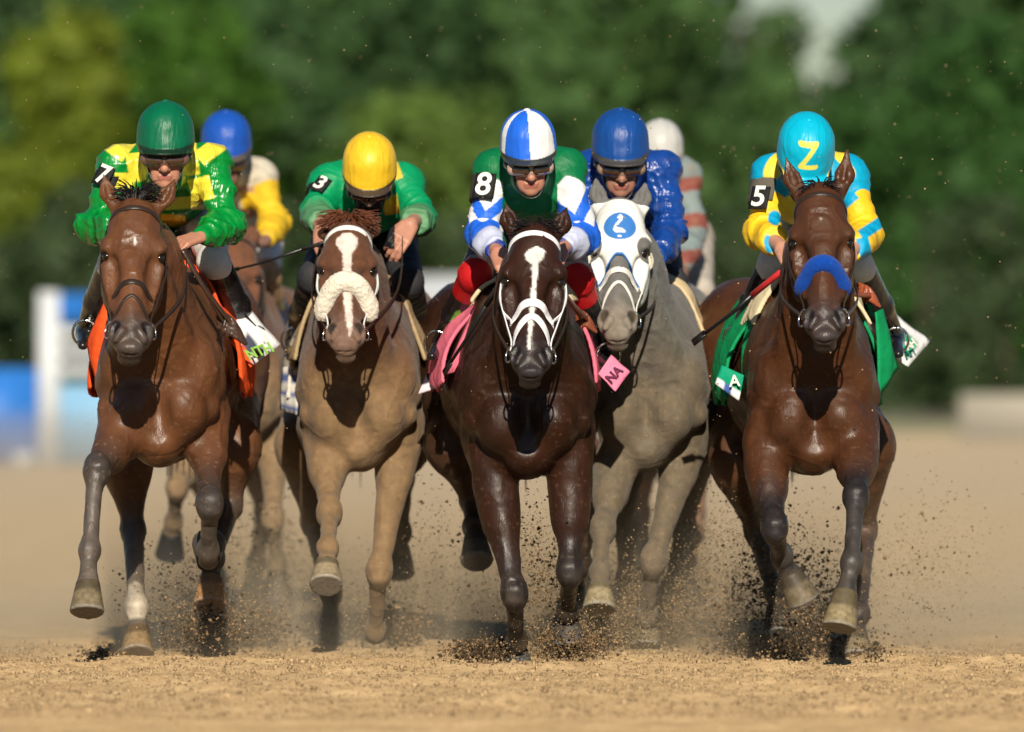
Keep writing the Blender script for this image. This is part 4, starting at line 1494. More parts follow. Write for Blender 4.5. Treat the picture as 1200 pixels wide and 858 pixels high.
H8 = dict(D0=29.6, cx=618, seed=3, speck=0.13, dz=-0.03, ws=1.05, hx=-0.10, coat=(0.033, 0.0115, 0.006), dark=(0.020, 0.016, 0.017),
          label="dark brown racehorse with white bridle and a white star and stripe on its face",
          poll=(627, 262, -0.30), muz=(621, 437, -0.62), ears=((592, 236, -0.24), (664, 243, -0.22)),
          fa=((603, 698, 0.06), (605, 752, 0.30), (605, 762, 0.37), (606, 781, 0.36)), fae=(578, 560, 0.22),
          fb=((668, 672, 0.10), (665, 716, 0.34), (665, 728, 0.40), (666, 748, 0.40)), fbe=(668, 555, 0.22),
          ha=((530, 520, 1.2), (552, 585, 1.45), (556, 618, 1.25), (557, 630, 1.18), (559, 660, 1.12)),
          hb=((700, 520, 1.3), (690, 600, 1.6), (680, 660, 1.8), (678, 680, 1.85), (676, 700, 1.9)),
          black=(0.45, 0.95), hoofs=[(0.10, 0.10, 0.09), (0.08, 0.07, 0.06), (0.11, 0.09, 0.07), (0.05, 0.04, 0.03)],
          muzzle=(0.030, 0.025, 0.027), noseband='figure8', strap=(0.78, 0.77, 0.80), strapw=0.012,
          blaze=((0.105, 0.000, 0.014), (0.115, -0.020, 0.042), (0.135, -0.034, 0.038), (0.155, -0.028, 0.030), (0.175, -0.010, 0.016), (0.24, -0.004, 0.014), (0.33, -0.007, 0.010), (0.37, -0.010, 0.008), (0.47, -0.014, 0.002), (0.52, -0.010, -0.002)),
          blazec=(0.80, 0.76, 0.72), forelock=(60, 0.03, (0.012, 0.009, 0.009), 0.015, 0.05))
HG = dict(D0=30.7, cx=757, seed=4, dz=-0.02, ws=1.04, coat=(0.100, 0.096, 0.090), dark=(0.085, 0.080, 0.072),
          label="gray racehorse in a white blinker hood with a round blue bird emblem",
          nd=0.325, poll=(727, 234, -0.30), muz=(724, 394, -0.60), ears=((698, 208, -0.22), (756, 213, -0.20)),
          fa=((706, 622, -0.14), (703, 672, -0.30), (703, 688, -0.34), (702, 716, -0.38)), fae=(722, 545, 0.15),
          fb=((765, 660, 0.05), (758, 722, 0.25), (757, 735, 0.32), (757, 752, 0.30)),
          ha=((725, 540, 1.3), (733, 620, 1.6), (734, 680, 1.5), (734, 700, 1.45), (734, 725, 1.42)),
          hb=((808, 530, 1.2), (802, 620, 1.45), (788, 690, 1.15), (784, 712, 1.1), (782, 738, 1.05)),
          black=(2.5, 2.9), hoofs=[(0.34, 0.28, 0.17), (0.25, 0.2, 0.12), (0.1, 0.08, 0.06), (0.2, 0.15, 0.1)],
          dirt=(0.80, (0.165, 0.122, 0.072), 0.90, 1.50), mud=False, muzzle=(0.27, 0.235, 0.20), hood=True, noseband='plain', up=(0.155, 0.152, 0.148),
          strap=(0.72, 0.70, 0.66), strapw=0.012, mane=(0.2, 0.18, 0.16))
H5 = dict(D0=29.6, cx=955, seed=5, speck=0.16, dz=-0.02, ws=1.0, hw=1.04, hx=-0.08, coat=(0.076, 0.028, 0.0115), dark=(0.022, 0.018, 0.019),
          label="bright bay racehorse with blue padded noseband and green saddle cloth, rightmost of the pack",
          poll=(961, 216, -0.30), muz=(967, 394, -0.62), yaw=-0.03, ears=((921, 184, -0.22), (993, 176, -0.20)),
          fa=((908, 620, -0.16), (916, 652, 0.06), (926, 672, 0.10), (941, 704, 0.12)), fae=(896, 535, 0.15),
          fb=((1003, 583, -0.26), (998, 660, -0.42), (991, 694, -0.46), (983, 737, -0.50)), fbe=(1003, 528, 0.10),
          ha=((862, 540, 1.2), (886, 622, 1.5), (908, 692, 1.25), (911, 715, 1.18), (913, 748, 1.12)),
          hb=((1018, 520, 1.2), (1014, 622, 1.45), (1006, 720, 1.0), (1004, 745, 0.92), (1003, 776, 0.85)),
          black=(0.42, 0.80), pale=(0.075, 0.065, 0.058), palelegs=(0, 1), pale0=0.95,
          hoofs=[(0.17, 0.13, 0.08), (0.28, 0.22, 0.12), (0.07, 0.06, 0.05), (0.28, 0.22, 0.13)],
          muzzle=(0.045, 0.038, 0.040), noseband='roll', nbcol=(0.004, 0.055, 0.34), nbd=0.325, nbarc=0.05,
          blaze=((0.140, -0.006, -0.002), (0.147, -0.008, 0.006), (0.155, 0.002, 0.008)), blazec=(0.4, 0.3, 0.26),
          forelock=(40, 0.03, (0.012, 0.009, 0.009), 0.015, 0.04))
HF = dict(D0=34.0, cx=272, seed=6, res=0.011, dz=-0.02, coat=(0.20, 0.13, 0.075), dark=(0.06, 0.045, 0.03), up=(0.15, 0.06, 0.03),
          label="mud-spattered brown racehorse galloping behind the leftmost bay",
          poll=(276, 272, -0.15), muz=(270, 410, -0.5), ears=((258, 262, -0.1), (292, 262, -0.1)),
          fa=((207, 572, -0.05), (203, 612, 0.12), (201, 625, 0.15), (199, 650, 0.2)), fae=(224, 530, 0.2),
          fb=((320, 610, 0.0), (324, 660, 0.15), (325, 672, 0.2), (326, 698, 0.22)),
          ha=((235, 540, 1.3), (250, 600, 1.6), (255, 680, 1.5), (255, 700, 1.45), (255, 722, 1.4)),
          hb=((305, 540, 1.3), (310, 600, 1.6), (300, 660, 1.8), (298, 680, 1.85), (297, 700, 1.9)),
          black=(2.2, 2.8), hoofs=[(0.03, 0.025, 0.02)] * 4, dirt=(0.8, (0.24, 0.16, 0.085), 0.8, 1.25), mud=True, noseband='plain')
HW = dict(D0=34.4, cx=776, seed=7, res=0.011, dz=-0.02, coat=(0.17, 0.07, 0.04), dark=(0.15, 0.075, 0.045),
          label="reddish brown racehorse galloping behind the gray, mostly hidden",
          poll=(766, 262, -0.15), muz=(764, 395, -0.5), ears=((750, 245, -0.1), (780, 245, -0.1)),
          fa=((738, 620, 0.0), (735, 665, 0.15), (735, 680, 0.2), (735, 700, 0.2)),
          fb=((812, 625, 0.0), (797, 680, 0.0), (795, 700, 0.05), (792, 722, 0.0)),
          ha=((745, 540, 1.3), (750, 600, 1.6), (755, 680, 1.5), (755, 700, 1.45), (755, 722, 1.4)),
          hb=((808, 540, 1.3), (815, 600, 1.6), (806, 660, 1.8), (805, 680, 1.85), (804, 700, 1.9)),
          black=(2.2, 2.8), hoofs=[(0.1, 0.08, 0.06)] * 4, dirt=(0.6, (0.27, 0.17, 0.10), 0.75, 1.1), noseband='plain')

BOOTW = (0.72, 0.70, 0.70)


def breech8(P, s):
    c = base(P, (0.10, 0.10, 0.12))
    c = mixc(c, (0.50, 0.34, 0.28), sm(0.90, 0.91, s))
    return mixc(c, (0.50, 0.008, 0.012), sm(0.985, 0.995, s))


def boot8(P, s, c, i, kn, an):
    c = mixc(c, (0.50, 0.008, 0.012), (1 - sm(1.25, 1.27, s)))
    if i == 0:
        q = (P - (kn * 0.5 + an * 0.5))
        ax = nrm(an - kn)
        a = q @ ax; b = q @ nrm(np.cross(ax, V3(0, -1, 0)))
        e = np.sqrt((a / 0.055) ** 2 + ((b + 0.006) / 0.013) ** 2)
        c = mixc(c, (0.15, 0.50, 0.05), 1 - sm(0.95, 1.1, e))
    return c


def bootF(P, s, c, i, kn, an):
    return mixc(c, (0.42, 0.26, 0.14), 1 - sm(1.30, 1.33, s))


def breechdark(P, s):
    return base(P, (0.035, 0.035, 0.04))


J7 = dict(label="jockey in shiny green silks with yellow blocks and a green cap",
          helm=(194, 156, 66), hdy=0.12, pitch=8, sh=((141, 196, 0.40), (246, 194, 0.40)), el=((113, 262, 0.36), (268, 262, 0.30)),
          wr=((150, 276, 0.08), (236, 277, 0.10)), hd=((0.3, -0.8, -0.4), (-0.75, -0.55, -0.25)), hn=((0.5, 0.1, -0.8), (-0.15, 0.25, -0.95)), curl=(35, 75, 105),
          kn=((134, 306, 0.50), (251, 306, 0.50)), an=((103, 385, 0.85), (292, 392, 0.85)), to=((98, 402, 0.70), (302, 410, 0.66)), pelx=205,
          numoff=0.012, num=("7", 137, 212, 0.3, 0.080, -4, (-0.40, -0.90, 0.15)), bandcol=(0.012, 0.012, 0.013), numrange=(-0.12, 0.38), shirtmat=M_SATIN, silk=silk7, cap=cap_plain((0.0, 0.125, 0.055), (0.008, 0.03, 0.015)), puff=1.02, wrinkle=0.010,
          skin=(0.44, 0.20, 0.13), gogcol=(0.16, 0.08, 0.06))
J3 = dict(label="jockey in plain green silks with a yellow cap, holding a long whip",
          helm=(433, 192, 62), hdy=0.10, pitch=30, sh=((387, 216, 0.44), (475, 216, 0.44)), el=((371, 250, 0.34), (492, 256, 0.32)),
          wr=((376, 268, 0.10), (482, 262, 0.08)), hd=((0.1, -0.7, -0.6), (-0.45, -0.6, -0.65)), curl=(30, 60, 80),
          kn=((368, 325, 0.45), (478, 330, 0.45)), an=((348, 395, 0.85), (492, 402, 0.85)), to=((342, 410, 0.66), (496, 425, 0.66)), pelx=430,
          num=("3", 371, 214, 0.3, 0.072, -14, (-0.28, -0.94, 0.12)), numrange=(-0.15, 0.5), silk=silk3, cap=cap_plain((0.80, 0.50, 0.02), (0.05, 0.035, 0.025)), wrinkle=0.006,
          skin=(0.46, 0.22, 0.15), gogcol=(0.01, 0.01, 0.01), boot=(0.03, 0.025, 0.02), bootsoil=(0.8, (0.20, 0.14, 0.07)), breech=breechdark, mask=(0.012, 0.012, 0.014))
J8 = dict(label="jockey in green silks with blue chevron sleeves and a quartered blue and white cap",
          helm=(619, 165, 64), hdy=0.12, pitch=14, hyaw=4, hroll=3, sh=((579, 202, 0.40), (663, 200, 0.40)), el=((566, 274, 0.32), (682, 280, 0.30)),
          wr=((583, 296, 0.05), (658, 292, 0.05)), hd=((0.3, -0.8, -0.45), (-0.3, -0.8, -0.4)),
          kn=((557, 322, 0.50), (676, 328, 0.50)), an=((520, 398, 0.85), (704, 408, 0.80)), to=((508, 415, 0.66), (717, 430, 0.60)), pelx=618,
          num=("8", 565, 217, 0.3, 0.098, 0, (-0.30, -0.90, 0.1)), bandcol=(0.05, 0.04, 0.03), numrange=(0.0, 0.52), silk=silk8, cap=cap8, wrinkle=0.006,
          skin=(0.46, 0.21, 0.14), gogcol=(0.50, 0.34, 0.28), breech=breech8, bootpat=boot8)
JG = dict(label="jockey in royal blue silks and blue cap riding the gray horse",
          helm=(727, 165, 66), hdy=0.14, pitch=14, hyaw=3, sh=((694, 202, 0.42), (773, 200, 0.42)), el=((686, 262, 0.36), (787, 272, 0.34)),
          wr=((696, 295, 0.10), (766, 306, 0.10)), hd=((0.3, -0.8, -0.4), (-0.3, -0.8, -0.3)),
          kn=((684, 328, 0.50), (786, 332, 0.50)), an=((672, 400, 0.9), (808, 418, 0.90)), to=((668, 420, 0.75), (818, 450, 0.75)), pelx=735,
          shirtmat=M_SATIN, silk=silkG, cap=cap_plain((0.006, 0.06, 0.27), (0.06, 0.055, 0.05)), wrinkle=0.010, puff=1.0, skin=(0.34, 0.16, 0.11), gogcol=(0.35, 0.22, 0.16),
          breech=breechdark, boot=(0.04, 0.035, 0.028), bootsoil=(0.75, (0.17, 0.13, 0.075)), soil=(0.12, (0.2, 0.16, 0.12)))
J5 = dict(label="jockey in turquoise and yellow silks, cap marked with a yellow Z, head bent down",
          helm=(945, 172, 66), hdy=0.10, pitch=38, hroll=-4, sh=((906, 206, 0.40), (992, 206, 0.40)), el=((893, 272, 0.32), (1016, 276, 0.30)),
          wr=((916, 290, 0.08), (996, 296, 0.08)), hd=((0.3, -0.8, -0.4), (-0.3, -0.8, -0.4)),
          kn=((908, 308, 0.50), (1005, 310, 0.50)), an=((868, 390, 0.85), (1046, 392, 0.85)), to=((860, 410, 0.66), (1052, 412, 0.66)), pelx=955,
          num=("5", 881, 243, 0.3, 0.090, 0, (-0.42, -0.9, 0.1)), bandcol=(0.10, 0.09, 0.07), numrange=(0.1, 0.55), silk=silk5, cap=capZ, wrinkle=0.005,
          skin=(0.50, 0.25, 0.17), gogcol=(0.01, 0.01, 0.01))
JF = dict(res=0.007, label="jockey in muddy white and yellow silks with a bright blue cap, behind the leftmost rider",
          helm=(265, 163, 58), hdy=0.15, pitch=16, sh=((225, 205, 0.4), (302, 208, 0.4)), el=((220, 262, 0.34), (322, 262, 0.34)),
          wr=((258, 296, 0.1), (312, 282, 0.08)), hd=((0.2, -0.8, -0.4), (-0.7, -0.6, -0.1)),
          kn=((228, 330, 0.5), (313, 322, 0.5)), an=((215, 400, 0.85), (322, 392, 0.85)), to=((212, 415, 0.66), (325, 412, 0.66)), pelx=280,
          silk=silkF, cap=cap_plain((0.010, 0.08, 0.42), (0.10, 0.08, 0.06)), skin=(0.20, 0.11, 0.08), shirtmat=M_CLOTH, soil=(0.35, (0.20, 0.13, 0.08)),
          boot=(0.14, 0.115, 0.06), bootpat=bootF, breech=lambda P, s: mixc(base(P, (0.68, 0.66, 0.66)), (0.42, 0.26, 0.14), sm(0.92, 0.95, s)))
JW = dict(res=0.007, label="jockey in teal silks with rust stripes and a pale cap, behind the blue jockey",
          helm=(774, 170, 52), hdy=0.15, pitch=16, sh=((742, 210, 0.4), (800, 206, 0.4)), el=((736, 262, 0.34), (812, 270, 0.34)),
          wr=((750, 296, 0.1), (800, 312, 0.08)), kn=((742, 330, 0.5), (820, 340, 0.5)), an=((736, 400, 0.85), (828, 400, 0.85)), to=((734, 415, 0.66), (832, 418, 0.66)), pelx=785,
          silk=silkW, cap=cap_plain((0.50, 0.50, 0.48), (0.3, 0.3, 0.28)), skin=(0.20, 0.11, 0.08), shirtmat=M_CLOTH, soil=(0.45, (0.26, 0.18, 0.10)), breech=lambda P, s: base(P, (0.42, 0.38, 0.33)),
          boot=(0.16, 0.13, 0.07), bootsoil=(0.6, (0.22, 0.16, 0.09)))
import os
PAIRS = [(H7, J7), (H3, J3), (H8, J8), (HG, JG), (H5, J5), (HF, JF), (HW, JW)]
HS, JS = [], []
for hsp, jsp in PAIRS:
    h_ = build_horse(hsp)
    HS.append(h_)
    JS.append(build_jockey(jsp, h_))


# ------------------------------------------------------------------ saddle cloths, pads, flying corners
def cloth_for(H, col, y0=0.58, y1=1.15, z0=1.05, flare=0.10, name="saddle_cloth", th=0.014, base_off=0.012, lift=0.0):
    dz = H.sp.get('dz', 0)
    zt = 1.42 + dz

    def off(X, Y, Z):
        r = base_off + flare * np.clip(zt - 0.12 - Z, 0, 1) * (1 - 0.5 * np.clip((Y - y0) / 0.5, 0, 1))
        return r + 0.008 * np.sin(Y * 31 + Z * 12 + X * 9)

    def reg(X, Y, Z):
        slope = (Y - y0) + 0.25 * (Z - 1.3) * 0
        return np.maximum(np.maximum(-slope, Y - y1), (z0 + 0.02 * np.sin(Y * 17)) - Z)
    lo = V3(-0.5, y0 - 0.03, z0 - 0.05); hi = V3(0.5, y1 + 0.03, 1.62 + dz)
    return trunk_piece(H, name, off, reg, M_CLOTH, col, 0.007, lo, hi, th)


def px_panel(H, name, pts, dy, colf, th=0.006, parent=None, bulge=0.02, wave=0.002):
    """cloth panel whose corners were read off the photo (px, py[, dy])"""
    c = [H.L(p[0], p[1], p[2] if len(p) > 2 else dy) for p in pts]
    return panel(name, c, th, bulge, M_CLOTH, parent or H.root, colf, 10, wave)


def mid_of(H, px, py, dy):
    return H.L(px, py, dy)


fc = lambda c: (lambda u, v: np.tile(np.array(c, float), (len(u), 1)))
h7, h3, h8, hg, h5, hf, hw_ = HS

ORG = (0.80, 0.085, 0.012)
cl = cloth_for(h7, solid(ORG), z0=0.98, flare=0.17, y0=0.50)
px_panel(h7, "saddle_cloth_front", [(128, 342, .28), (126, 400, .26), (113, 450, .30), (101, 402, .34)], .30, fc(ORG), parent=cl)


def c7(u, v):
    c = np.tile(V3(0.74, 0.74, 0.76), (len(u), 1))
    c = mixc(c, ORG, sm(0.86, 0.88, v))
    c = mixc(c, (0.05, 0.06, 0.09), sm(0.50, 0.53, v) * (1 - sm(0.84, 0.86, v)) * (u > 0.30) * (u < 0.80))
    c = mixc(c, (0.02, 0.02, 0.05), (1 - sm(0.25, 0.3, v)) * sm(0.3, 0.5, u) * 0)
    return c


p7, n7 = px_panel(h7, "saddle_cloth_corner", [(284, 352, .75), (328, 404, .72), (292, 432, .62), (270, 400, .62)], .66, c7, parent=cl)
text_obj("letters", "NTH", h7.L(304, 412, 0.57), 0.060, n7, V3(-0.35, 0, 1), M_LIMEP, cl, 0.002)

PNK = (0.75, 0.16, 0.24)
cl = cloth_for(h8, solid(PNK), z0=1.00, flare=0.12, y0=0.50)
cloth_for(h8, solid((0.62, 0.52, 0.33)), y0=0.40, y1=0.56, z0=1.30, flare=0.04, name="saddle_pad", base_off=0.02, th=0.014)
px_panel(h8, "saddle_cloth_front", [(566, 342, .45), (574, 352, .42), (532, 436, .42), (520, 440, .48)], .45, fc(PNK), parent=cl)
p8, n8 = px_panel(h8, "saddle_cloth_corner", [(716, 416, .50), (738, 436, .50), (721, 459, .46), (701, 438, .46)], .48, fc((0.78, 0.22, 0.36)), parent=cl, bulge=0.005)
text_obj("letters", "NA", h8.L(720, 439, 0.462), 0.050, n8, V3(-0.75, 0, 0.75), M_PURPLEP, cl, 0.002)
p8b, n8b = px_panel(h8, "saddle_cloth_corner", [(500, 438, .8), (526, 430, .8), (522, 452, .8), (490, 462, .8)], .8,
                    lambda u, v: mixc(np.tile(V3(0.02, 0.02, 0.03), (len(u), 1)), (0.75, 0.62, 0.68), sm(0.5, 0.55, v) * (1 - sm(0.9, 0.95, u))), parent=cl, bulge=0.005)

CRM = (0.66, 0.56, 0.36)
GRN = (0.0, 0.26, 0.085)
cl = cloth_for(h5, solid(GRN), z0=0.95, flare=0.15, y0=0.52)
cloth_for(h5, solid(CRM), y0=0.34, y1=0.60, z0=1.24, flare=0.05, name="saddle_pad", base_off=0.022, th=0.016)
px_panel(h5, "saddle_cloth_front", [(1026, 366, .42), (1034, 362, .52), (1052, 432, .52), (1030, 466, .42)], .45, fc(GRN), parent=cl)
px_panel(h5, "saddle_cloth_front", [(884, 372, .42), (878, 366, .52), (866, 448, .52), (882, 476, .42)], .45, fc(GRN), parent=cl)


def c5(u, v):
    c = np.tile(V3(0.78, 0.78, 0.78), (len(u), 1))
    return mixc(c, (0.02, 0.36, 0.20), (sm(0.36, 0.38, u) * (1 - sm(0.84, 0.86, u)) * sm(0.30, 0.33, v) * (1 - sm(0.80, 0.83, v))))


p5, n5 = px_panel(h5, "saddle_cloth_corner", [(1040, 362, 1.15), (1090, 400, 1.2), (1064, 430, 1.05), (1034, 408, 1.0)], 1.05, c5, parent=cl)
text_obj("letters", "AH", h5.L(1067, 404, 1.005), 0.050, n5, V3(-0.45, 0, 0.9), M_WHITE, cl, 0.002)
p5b, n5b = px_panel(h5, "saddle_cloth_corner", [(846, 428, .45), (872, 440, .42), (866, 470, .42), (838, 450, .45)], .45,
                    lambda u, v: mixc(mixc(np.tile(V3(0.75, 0.75, 0.77), (len(u), 1)), (0.06, 0.12, 0.40), sm(0.3, 0.33, u) * (1 - sm(0.6, 0.63, u)) * (v > 0.4)), (0.0, 0.30, 0.16), (1 - sm(0.60, 0.63, v)).astype(float)), parent=cl, bulge=0.005)
text_obj("letters", "A", h5.L(861, 447, 0.40), 0.060, n5b, V3(-0.1, 0, 1), M_WHITE, cl, 0.002)

TN3 = (0.40, 0.29, 0.16)


def c3p(P, N):
    c = np.tile(V3(0.60, 0.55, 0.46), (len(P), 1))
    c = mixc(c, (0.06, 0.07, 0.16), ((P[:, 2] * 14) % 1 > 0.55).astype(float))
    c = mixc(c, (0.62, 0.58, 0.50), ((P[:, 1] * 16) % 1 > 0.6).astype(float))
    return c


cloth_for(h3, c3p, z0=0.97, flare=0.14, y0=0.62)
cloth_for(h3, solid(TN3), y0=0.42, y1=0.66, z0=1.08, flare=0.12, name="saddle_pad", base_off=0.016, th=0.016)
px_panel(h3, "saddle_cloth_corner", [(332, 430, .7), (350, 430, .6), (348, 486, .6), (328, 480, .7)], .65,
         lambda u, v: mixc(np.tile(V3(0.66, 0.64, 0.60), (len(u), 1)), (0.09, 0.12, 0.30), ((v * 3.2) % 1 > 0.62).astype(float)), bulge=0.005)

cl = cloth_for(hg, solid((0.50, 0.27, 0.10)), z0=1.0, flare=0.12, y0=0.62)
cloth_for(hg, solid((0.62, 0.48, 0.28)), y0=0.40, y1=0.62, z0=1.18, flare=0.07, name="saddle_pad", base_off=0.018, th=0.015)
pg, ng = px_panel(hg, "saddle_cloth_corner", [(822, 452, .9), (838, 452, .9), (838, 488, .9), (820, 488, .9)], .9,
                  lambda u, v: mixc(mixc(np.tile(V3(0.60, 0.60, 0.55), (len(u), 1)), (0.03, 0.08, 0.05), sm(0.15, 0.2, v)), (0.75, 0.36, 0.02), sm(0.72, 0.75, v)), parent=cl, bulge=0.004)
cloth_for(hf, solid((0.03, 0.03, 0.05)), z0=1.0, flare=0.10)
cloth_for(hw_, solid((0.35, 0.26, 0.10)), z0=1.0, flare=0.10)

# label on the blue jockey's boot
jg = JS[3]
lab, nl = panel("boot_label", [jg.L(797, 368, 0.58), jg.L(811, 364, 0.58), jg.L(822, 398, 0.66), jg.L(808, 402, 0.66)], 0.004, 0.004, M_CLOTH, jg.root,
                lambda u, v: mixc(mixc(np.tile(V3(0.78, 0.74, 0.72), (len(u), 1)), (0.60, 0.07, 0.06), 1 - sm(0.18, 0.2, v)), (0.60, 0.07, 0.06), sm(0.84, 0.86, v)))
text_obj("letters", "PDI", jg.L(810, 383, 0.60), 0.045, nl, V3(-0.3, 0, 1), M_PURPLEP, lab, 0.0015)


# knotted rein ends that hang beside the neck
def rein_bundle(H, px, py, dy, size, col, strap_from):
    c = H.L(px, py, dy)
    prm = []
    for k in range(4):
        o = (k - 1.5) * size * 0.36
        a0 = c + V3(-size * 0.9, 0.01 * k, size * 0.55 + o); a1 = c + V3(size * 0.1, -size * 0.35, size * 0.05 + o); a2 = c + V3(size * (1.1 - 0.12 * k), 0.0, -size * 0.75 + o * 0.7)
        pts = spline([a0, a1, a2], 3)
        prm += [Cone(pts[i], pts[i + 1], size * 0.17, size * 0.17, sv=1.4, k=0.003) for i in range(len(pts) - 1)]
    for k in range(2):
        x = size * (-0.45 + 0.30 * k)
        pts = [c + V3(x + 0.15 * size * math.sin(a), -size * 0.42 * math.cos(a), size * (0.15 - 0.3 * k) + size * 0.72 * math.sin(a)) for a in np.linspace(-1.9, 1.9, 7)]
        prm += [Cone(pts[i], pts[i + 1], size * 0.12, size * 0.12, k=0.003) for i in range(6)]
    sdf_obj("rein_knot", prm, 0.0045, M_LEATHER, H.root, solid(col, 0.2, 40))
    P_, Q_ = joinPQ([ribbon(spline([H.L(*q) for q in strap_from] + [c + V3(dx, 0, 0)], 6), 0.018, 0.006, V3(0.2, 0.5, 1)) for dx in (-0.01, 0.015)])
    mk("rein", P_, Q_, M_LEATHER, H.root, np.tile(np.array(col, float), (len(P_), 1)))


rein_bundle(h7, 270, 384, 0.10, 0.050, (0.055, 0.028, 0.018), [(214, 292, -0.02), (238, 335, 0.0)])
rein_bundle(h5, 1018, 346, 0.10, 0.036, (0.32, 0.075, 0.03), [(988, 340, -0.2), (1003, 345, -0.05)])
rein_bundle(h8, 686, 376, 0.12, 0.036, (0.20, 0.055, 0.025), [(662, 345, -0.2), (672, 358, -0.05)])
P_, Q_ = ribbon([h7.L(272, 395, 0.08), h7.L(285, 405, 0.14), h7.L(292, 402, 0.4)], 0.03, 0.006, V3(0, 0.2, 1))


# whips: held, so things of their own
def whip(label, H, a, b, grip=0.28, r=0.0085, gc=(0.02, 0.02, 0.02), extra=None):
    A_, B_ = H.L(*a), H.L(*b)
    o = empty("riding_whip", A_ + H.O, label, "whip")
    v = B_ - A_
    m = A_ * 0
    P_, Q_ = tube([v * t for t in (0, grip * 0.5, grip)], [r * 1.3, r * 1.2, r * 1.3], 8)
    mk("grip", P_, Q_, M_LEATHER, o, np.tile(np.array(gc, float), (len(P_), 1)))
    P_, Q_ = tube([v * grip, v * 0.62 + V3(0, 0, -0.006), v * 0.90], [r, r * 0.8, r * 0.7], 8)
    mk("shaft", P_, Q_, M_LEATHER, o, np.tile(V3(0.012, 0.012, 0.012), (len(P_), 1)))
    P_, Q_ = ribbon([v * 0.88, v * 0.94, v], 0.026 if r > 0.008 else 0.014, 0.006, V3(0.1, 0, 1))
    mk("popper", P_, Q_, M_LEATHER, o, np.tile(V3(0.012, 0.012, 0.012), (len(P_), 1)))
    return o


whip("black whip with a red grip, held low by the jockey in turquoise and yellow", h5, (932, 305, 0.02), (812, 402, 0.30), 0.42, 0.0095, (0.55, 0.03, 0.03))
whip("long thin whip pointing left from the hand of the jockey with the yellow cap", h3, (384, 283, 0.0), (266, 319, 0.25), 0.25, 0.006, (0.03, 0.03, 0.03))
whip("dark whip slanting down beside the pink saddle cloth of the dark brown horse", h8, (592, 322, -0.05), (520, 438, 0.30), 0.30, 0.0085)

# ------------------------------------------------------------------ ground
def axis(lo, hi, f0, f1, step, grow):
    g = list(np.arange(f0, f1, step))
    s = step
    while g[-1] < hi:
        s *= grow; g.append(g[-1] + s)
    s = step; l = []
    x = f0
    while x > lo:
        s *= grow; x -= s; l.append(x)
    return np.array(l[::-1] + g)


gx = axis(-1500, 1500, -2.7, 2.7, 0.011, 1.10)
gy = axis(2, 3000, 25.2, 32.2, 0.026, 1.07)
GX, GY = np.meshgrid(gx, gy, indexing='ij')
GP = np.stack([GX.ravel(), GY.ravel(), np.zeros(GX.size)], 1)


def ground_h(P):
    m = (1 - sm(3.0, 7.0, np.abs(P[:, 0]))) * sm(18, 24, P[:, 1]) * (1 - sm(36, 50, P[:, 1]))
    q = P * V3(1, 1, 1)
    h = 0.010 * fbm(q * V3(2.2, 1.1, 1), 2, 81) + 0.009 * fbm(q * V3(13, 9, 1), 3, 82) + 0.0060 * np.maximum(fbm(q * V3(48, 34, 1), 2, 83), -0.3)
    ridge = 0.012 * np.exp(-((P[:, 1] - 29.3 - 0.25 * np.sin(P[:, 0] * 3)) / 0.22) ** 2)
    pits = np.zeros(len(P))
    pr_ = np.random.default_rng(3)
    near = (np.abs(P[:, 0]) < 2.9) & (P[:, 1] > 25) & (P[:, 1] < 33)
    Pn = P[near]
    acc = np.zeros(len(Pn))
    for _ in range(110):
        cx_, cy_ = pr_.uniform(-2.6, 2.6), pr_.uniform(25.5, 32.5)
        r_ = np.sqrt((Pn[:, 0] - cx_) ** 2 + ((Pn[:, 1] - cy_) * 0.8) ** 2) / 0.075
        acc += -0.022 * np.exp(-r_ ** 2) + 0.014 * np.exp(-((r_ - 1.5) / 0.45) ** 2)
    pits[near] = np.clip(acc, -0.03, 0.03)
    return (h + ridge) * m - 0.004 + pits


GP[:, 2] = ground_h(GP)
nx, ny = len(gx), len(gy)
I, J = np.meshgrid(np.arange(nx - 1), np.arange(ny - 1), indexing='ij')
a = (I * ny + J).ravel()
GQ = np.stack([a, a + ny, a + ny + 1, a + 1], 1)
M_DIRT = bpy.data.materials.new("track_dirt")
M_DIRT.use_nodes = True
nt = M_DIRT.node_tree
b = nt.nodes["Principled BSDF"]
b.inputs["Roughness"].default_value = 0.95
b.inputs["Specular IOR Level"].default_value = 0.1
b.inputs["Diffuse Roughness"].default_value = 1.0
tc = nt.nodes.new("ShaderNodeTexCoord")
n1 = nt.nodes.new("ShaderNodeTexNoise"); n1.inputs["Scale"].default_value = 3.0; n1.inputs["Detail"].default_value = 8; n1.inputs["Roughness"].default_value = 0.65
n2 = nt.nodes.new("ShaderNodeTexNoise"); n2.inputs["Scale"].default_value = 45.0; n2.inputs["Detail"].default_value = 5; n2.inputs["Roughness"].default_value = 0.7
nt.links.new(tc.outputs["Object"], n1.inputs["Vector"]); nt.links.new(tc.outputs["Object"], n2.inputs["Vector"])
ad = nt.nodes.new("ShaderNodeMath"); ad.operation = 'ADD'
nt.links.new(n1.outputs["Fac"], ad.inputs[0]); nt.links.new(n2.outputs["Fac"], ad.inputs[1])
cr = nt.nodes.new("ShaderNodeValToRGB")
cr.color_ramp.elements[0].position = 0.36; cr.color_ramp.elements[0].color = (0.23, 0.150, 0.074, 1)
cr.color_ramp.elements[1].position = 0.64; cr.color_ramp.elements[1].color = (0.50, 0.360, 0.200, 1)
hf_ = nt.nodes.new("ShaderNodeMath"); hf_.operation = 'MULTIPLY'; hf_.inputs[1].default_value = 0.5
nt.links.new(ad.outputs[0], hf_.inputs[0]); nt.links.new(hf_.outputs[0], cr.inputs[0]); nt.links.new(cr.outputs[0], b.inputs["Base Color"])
